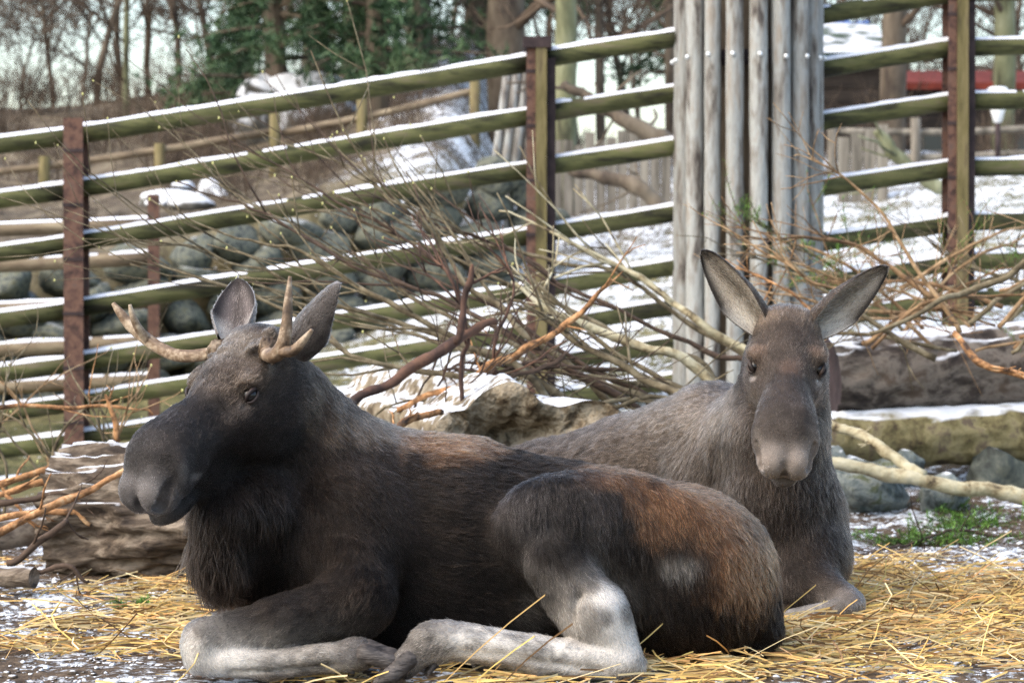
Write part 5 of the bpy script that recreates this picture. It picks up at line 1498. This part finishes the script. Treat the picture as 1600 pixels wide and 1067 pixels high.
for k, (px, d, v_, s, lab) in enumerate((
        (440, 30, 0, 1.0, 'bushy green pine above the snowy boulders'),
        (500, 33, 1, 1.35, 'tall dark pine left of the stout trunk'),
        (590, 29, 0, 1.0, 'dense blue green pine over the fence rail'),
        (660, 32, 1, 1.25, 'pine with hanging boughs beside the stout trunk'),
        (372, 32, 2, 0.6, 'low round pine bush on the ridge'),
        (1085, 38, 1, 1.1, 'dark pine behind the pole ring'),
        (740, 38, 0, 1.3, 'far dark pine behind the stout trunk'),
        (555, 40, 1, 1.5, 'far tall pine behind the other pines'))):
    put_tree(pines[v_], fx(px, d), d, s, gg.uniform(0, 6.28), lab, None, 'pine_tree')

# brushwood on the slope
def bush(seed, n, H_):
    g = np.random.default_rng(seed); out = []
    for k in range(n):
        p = np.array([g.normal(0, 0.35), g.normal(0, 0.3), 0]); d = np.array([g.normal(0, 0.45), g.normal(0, 0.45), 1.0]); d /= np.linalg.norm(d)
        o_ = ([], [])
        grow(g, p, d, H_ * g.uniform(0.5, 1.0), 0.012, 2, o_, kids=(3, 5), minr=0.004)
        out += o_[1]
    v, f = join(out)
    me = bpy.data.meshes.new('stems'); me.from_pydata(v.tolist(), [], f); me.materials.append(M_twigfar); return [me]
bushes = [bush(1600 + k, 26, 0.9) for k in range(3)]
for k in range(56):
    px = gg.uniform(-100, 800) if k < 44 else gg.uniform(820, 1700)
    d = gg.uniform(22.5, 38) if k < 44 else gg.uniform(27, 38)
    put_tree(bushes[k % 3], fx(px, d), d, (0.30 + 0.035 * (d - 22)) * gg.uniform(0.8, 1.2) if k < 44 else gg.uniform(0.5, 0.9), gg.uniform(0, 6.28), 'brown leafless bush on the slope beyond the stone wall' if k < 44 else 'brown leafless bush near the sheds beyond the snowy slope', 'bushes on the slope' if k < 44 else 'bushes near the sheds', 'bush', 'bush', dz=-0.05)
# snowy boulders on the ridge
M_snowrock = add_snow(noise_mat('snow_capped_rock', [hx(70, 68, 64), hx(104, 102, 96)], scale=5, bump=0.5), -0.1, 0.25, 0.35, 6)
for k, (px, py, r) in enumerate(((410, 128, 0.30), (455, 132, 0.34), (500, 126, 0.36), (530, 134, 0.25), (395, 140, 0.22))):
    p = W(px, py, 30); p[2] -= 0.15
    rock('boulder', p, (r, r, r * 0.8), M_snowrock, 60 + k, 'snow covered boulder on the ridge below the pines', 'boulder', group='snowy boulders on the ridge')
    zz = float(ground_z(p[0], p[1]))
    if p[2] - r * 0.8 > zz:
        rock('boulder', (p[0], p[1] + 0.05, (p[2] + zz) / 2 - 0.1), (r * 1.25, r * 1.2, (p[2] - zz) / 2 + 0.25), M_snowrock, 80 + k, 'dark boulder carrying the snow covered boulders on the ridge', 'boulder', group='lower boulders on the ridge')
for k, (px, py, d, r) in enumerate(((262, 238, 24, 0.17), (300, 262, 23.5, 0.15), (245, 262, 24, 0.14), (330, 232, 24.5, 0.13), (285, 225, 25, 0.12))):
    p = W(px, py, d); zz = float(ground_z(p[0], p[1]))
    rock('boulder', (p[0], p[1], zz + 0.05), (r * 1.4, r, r * 0.8), M_snowrock, 90 + k, 'flat snow covered stone on the bank above the stone wall', 'boulder', group='snowy stones on the bank')

# ------------------------------------------------------------------ palisade, leaning poles, fallen limbs, sheds
def board_row(name, d, px0, px1, top, bot, w_px, mat, label, lean=0.0, rnd=False, jag=10, seed=0, cat='fence', gap=0.9):
    g = np.random.default_rng(seed)
    n = int((px1 - px0) / w_px)
    o = thing(name, (fx((px0 + px1) / 2, d), d, fz(bot, d)), label, cat)
    for k in range(n):
        px = px0 + (k + 0.5) * w_px; w = w_px * gap * d / KPX * 0.5
        zt = fz(top + g.normal(0, jag), d); zb = min(fz(bot, d), float(ground_z(fx(px, d), d))) - 0.1
        x = fx(px, d); xt = x + lean * (zt - zb)
        if rnd:
            v, f = tube([(x, d, zb), ((x + xt) / 2, d, (zb + zt) / 2), (xt, d, zt)], [w, w * 0.95, w * 0.9], 8, jit=0.03, seed=k)
            mesh_obj('pole', v, f, mat, o)
        else:
            v, f = box(x - w, x + w, d - 0.012 + g.normal(0, 0.004), d + 0.012, zb, zt)
            v[v[:, 2] > zb + 0.1, 0] += lean * (zt - zb)
            mesh_obj('board', v, f, mat, o, sm=False)
    return o
board_row('palisade', 25.0, 862, 1052, 215, 345, 17, M_board, 'grey palisade of upright boards left of the pole ring', seed=1, jag=14)
board_row('leaning_poles', 23.2, 752, 826, 118, 352, 15, M_pole, 'bundle of leaning grey poles behind the middle fence post', lean=0.13, rnd=True, seed=2, jag=8, cat='poles')
board_row('board_screen', 24.5, 1308, 1392, 205, 300, 20, M_board, 'low grey board screen between the pole ring and the right post', seed=3, jag=5)
bough([(1048, 225, 22.5), (990, 195, 22.5), (930, 160, 22.6), (880, 132, 22.7)], [0.10, 0.09, 0.07, 0.05], M_trunk, 'dark fallen limb leaning in front of the grey palisade', twigs=6, tw_len=0.9, tw_r=0.02, seed=801, wob=0.004)
bough([(1045, 335, 22), (1000, 295, 22), (940, 278, 22.1), (890, 268, 22.2)], [0.10, 0.09, 0.08, 0.04], M_trunk, 'bent brown limb lying at the foot of the grey palisade', twigs=5, tw_len=0.7, tw_r=0.018, seed=802, wob=0.004)
bough([(1480, 300, 23), (1430, 270, 23), (1390, 230, 23), (1370, 205, 23)], [0.09, 0.08, 0.07, 0.05], M_trunkg, 'green barked limb leaning beside the low board screen', twigs=5, tw_len=0.7, tw_r=0.018, seed=803, wob=0.004)

def shed(name, d, px0, px1, eave, base, roof_h, wallm, roofm, label, depth=3.0, windows=(), over=14, planks=0):
    x0, x1 = fx(px0, d), fx(px1, d); zb = fz(base, d) - 0.4; ze = fz(eave, d)
    o = thing(name, ((x0 + x1) / 2, d + depth / 2, zb), label, 'building')
    v, f = box(x0, x1, d, d + depth, zb, ze)
    mesh_obj('wall', v, f, wallm, o, sm=False)
    ov = over * d / KPX; zr = ze + roof_h
    V = [(x0 - ov, d - 0.3, ze - 0.05), (x1 + ov, d - 0.3, ze - 0.05), (x1 + ov, d + depth / 2, zr), (x0 - ov, d + depth / 2, zr), (x0 - ov, d + depth + 0.3, ze - 0.05), (x1 + ov, d + depth + 0.3, ze - 0.05)]
    V += [(a, b, c + 0.10) for a, b, c in V]
    F = [(6, 7, 8, 9), (9, 8, 11, 10), (0, 3, 2, 1), (3, 4, 5, 2), (0, 1, 7, 6), (4, 10, 11, 5), (0, 6, 9, 3), (3, 9, 10, 4), (1, 2, 8, 7), (2, 5, 11, 8)]
    mesh_obj('roof', V, F, roofm, o, sm=False)
    for k in range(planks):
        z = zb + (ze - zb) * (k + 0.5) / planks
        v, f = box(x0 - 0.01, x1 + 0.01, d - 0.025, d - 0.002, z - 0.46 * (ze - zb) / planks, z + 0.46 * (ze - zb) / planks)
        mesh_obj('plank', v, f, wallm, o, sm=False)
    for (a, b, t, bt) in windows:
        v, f = box(fx(a, d), fx(b, d), d - 0.05, d - 0.03, fz(bt, d), fz(t, d))
        w = mesh_obj('window', v, f, M_glass, o, sm=False)
        e_ = 0.04
        fr = []
        for (aa, bb, tt, bb2) in ((a, b, t - 3, t), (a, b, bt, bt + 3), (a - 3, a, t - 3, bt + 3), (b, b + 3, t - 3, bt + 3)):
            fr.append(box(fx(aa, d), fx(bb, d), d - 0.07, d - 0.03, fz(bb2, d), fz(tt, d)))
        v, f = join(fr); mesh_obj('window_frame', v, f, M_board, w, sm=False)
shed('shed', 33, 1240, 1378, 92, 262, 0.55, M_brownboard, M_greenroof, 'dark plank shed with a green felt roof behind the pole ring', windows=(), planks=9)
shed('red_roofed_shed', 36, 1420, 1760, 138, 262, 0.30, M_brownboard, M_redroof, 'low dark shed with a red roof beyond the right fence post', windows=((1440, 1480, 206, 236), (1550, 1600, 206, 240)), planks=8)
# blue tarpaulin over a frame behind the shed
d = 40
t = thing('blue_tarpaulin', (fx(1340, d), d, float(ground_z(fx(1340, d), d))), 'blue tarpaulin stretched over poles behind the dark shed', 'tarpaulin')
gx = np.linspace(fx(1296, d), fx(1362, d), 9); V, F = [], []
for i, xx in enumerate(gx):
    for j, (yy, zz) in enumerate(((d, fz(46, d)), (d + 0.5, fz(30, d)), (d + 1.1, fz(24, d)), (d + 1.1, fz(30, d)), (d + 0.5, fz(36, d)), (d, fz(52, d)))):
        V.append((xx, yy, zz + 0.03 * math.sin(i * 1.7 + j)))
for i in range(8):
    for j in range(6):
        F.append((i * 6 + j, (i + 1) * 6 + j, (i + 1) * 6 + (j + 1) % 6, i * 6 + (j + 1) % 6))
mesh_obj('sheet', V, F, M_blue, t)
for xx in (gx[0] + 0.05, gx[-1] - 0.05):
    v, f = tube([(xx, d + 0.5, float(ground_z(xx, d)) - 0.2), (xx, d + 0.5, fz(32, d))], [0.04, 0.04], 8)
    mesh_obj('pole', v, f, M_board, t)
# white lantern on the right
d = 27
x, zt = fx(1558, d), fz(140, d)
t = thing('lantern', (x, d, float(ground_z(x, d))), 'white enamel lantern on a post before the red roofed shed', 'lantern')
prof_ = [(0.0, 0.0), (0.09, 0.02), (0.15, -0.05), (0.15, -0.10), (0.07, -0.12), (0.09, -0.2), (0.05, -0.36), (0.03, -0.38)]
V, F = [], []
for r_, z_ in prof_:
    for j in range(14): V.append((x + r_ * math.cos(j * 0.4488), d + r_ * math.sin(j * 0.4488), zt + z_))
for i in range(len(prof_) - 1):
    for j in range(14): F.append((i * 14 + j, i * 14 + (j + 1) % 14, (i + 1) * 14 + (j + 1) % 14, (i + 1) * 14 + j))
mesh_obj('shade', V, F, M_white, t)
v, f = tube([(x, d, float(ground_z(x, d)) - 0.2), (x, d, zt - 0.37)], [0.03, 0.03], 8)
mesh_obj('post', v, f, M_rustd, t)
simple_fence('paddock_fence', 28, [(1300, 190, 300), (1430, 185, 295), (1640, 180, 290)], [(1300, 205, 1640, 200), (1300, 245, 1640, 238)], 'grey two rail paddock fence before the red roofed shed', M_board, M_board)
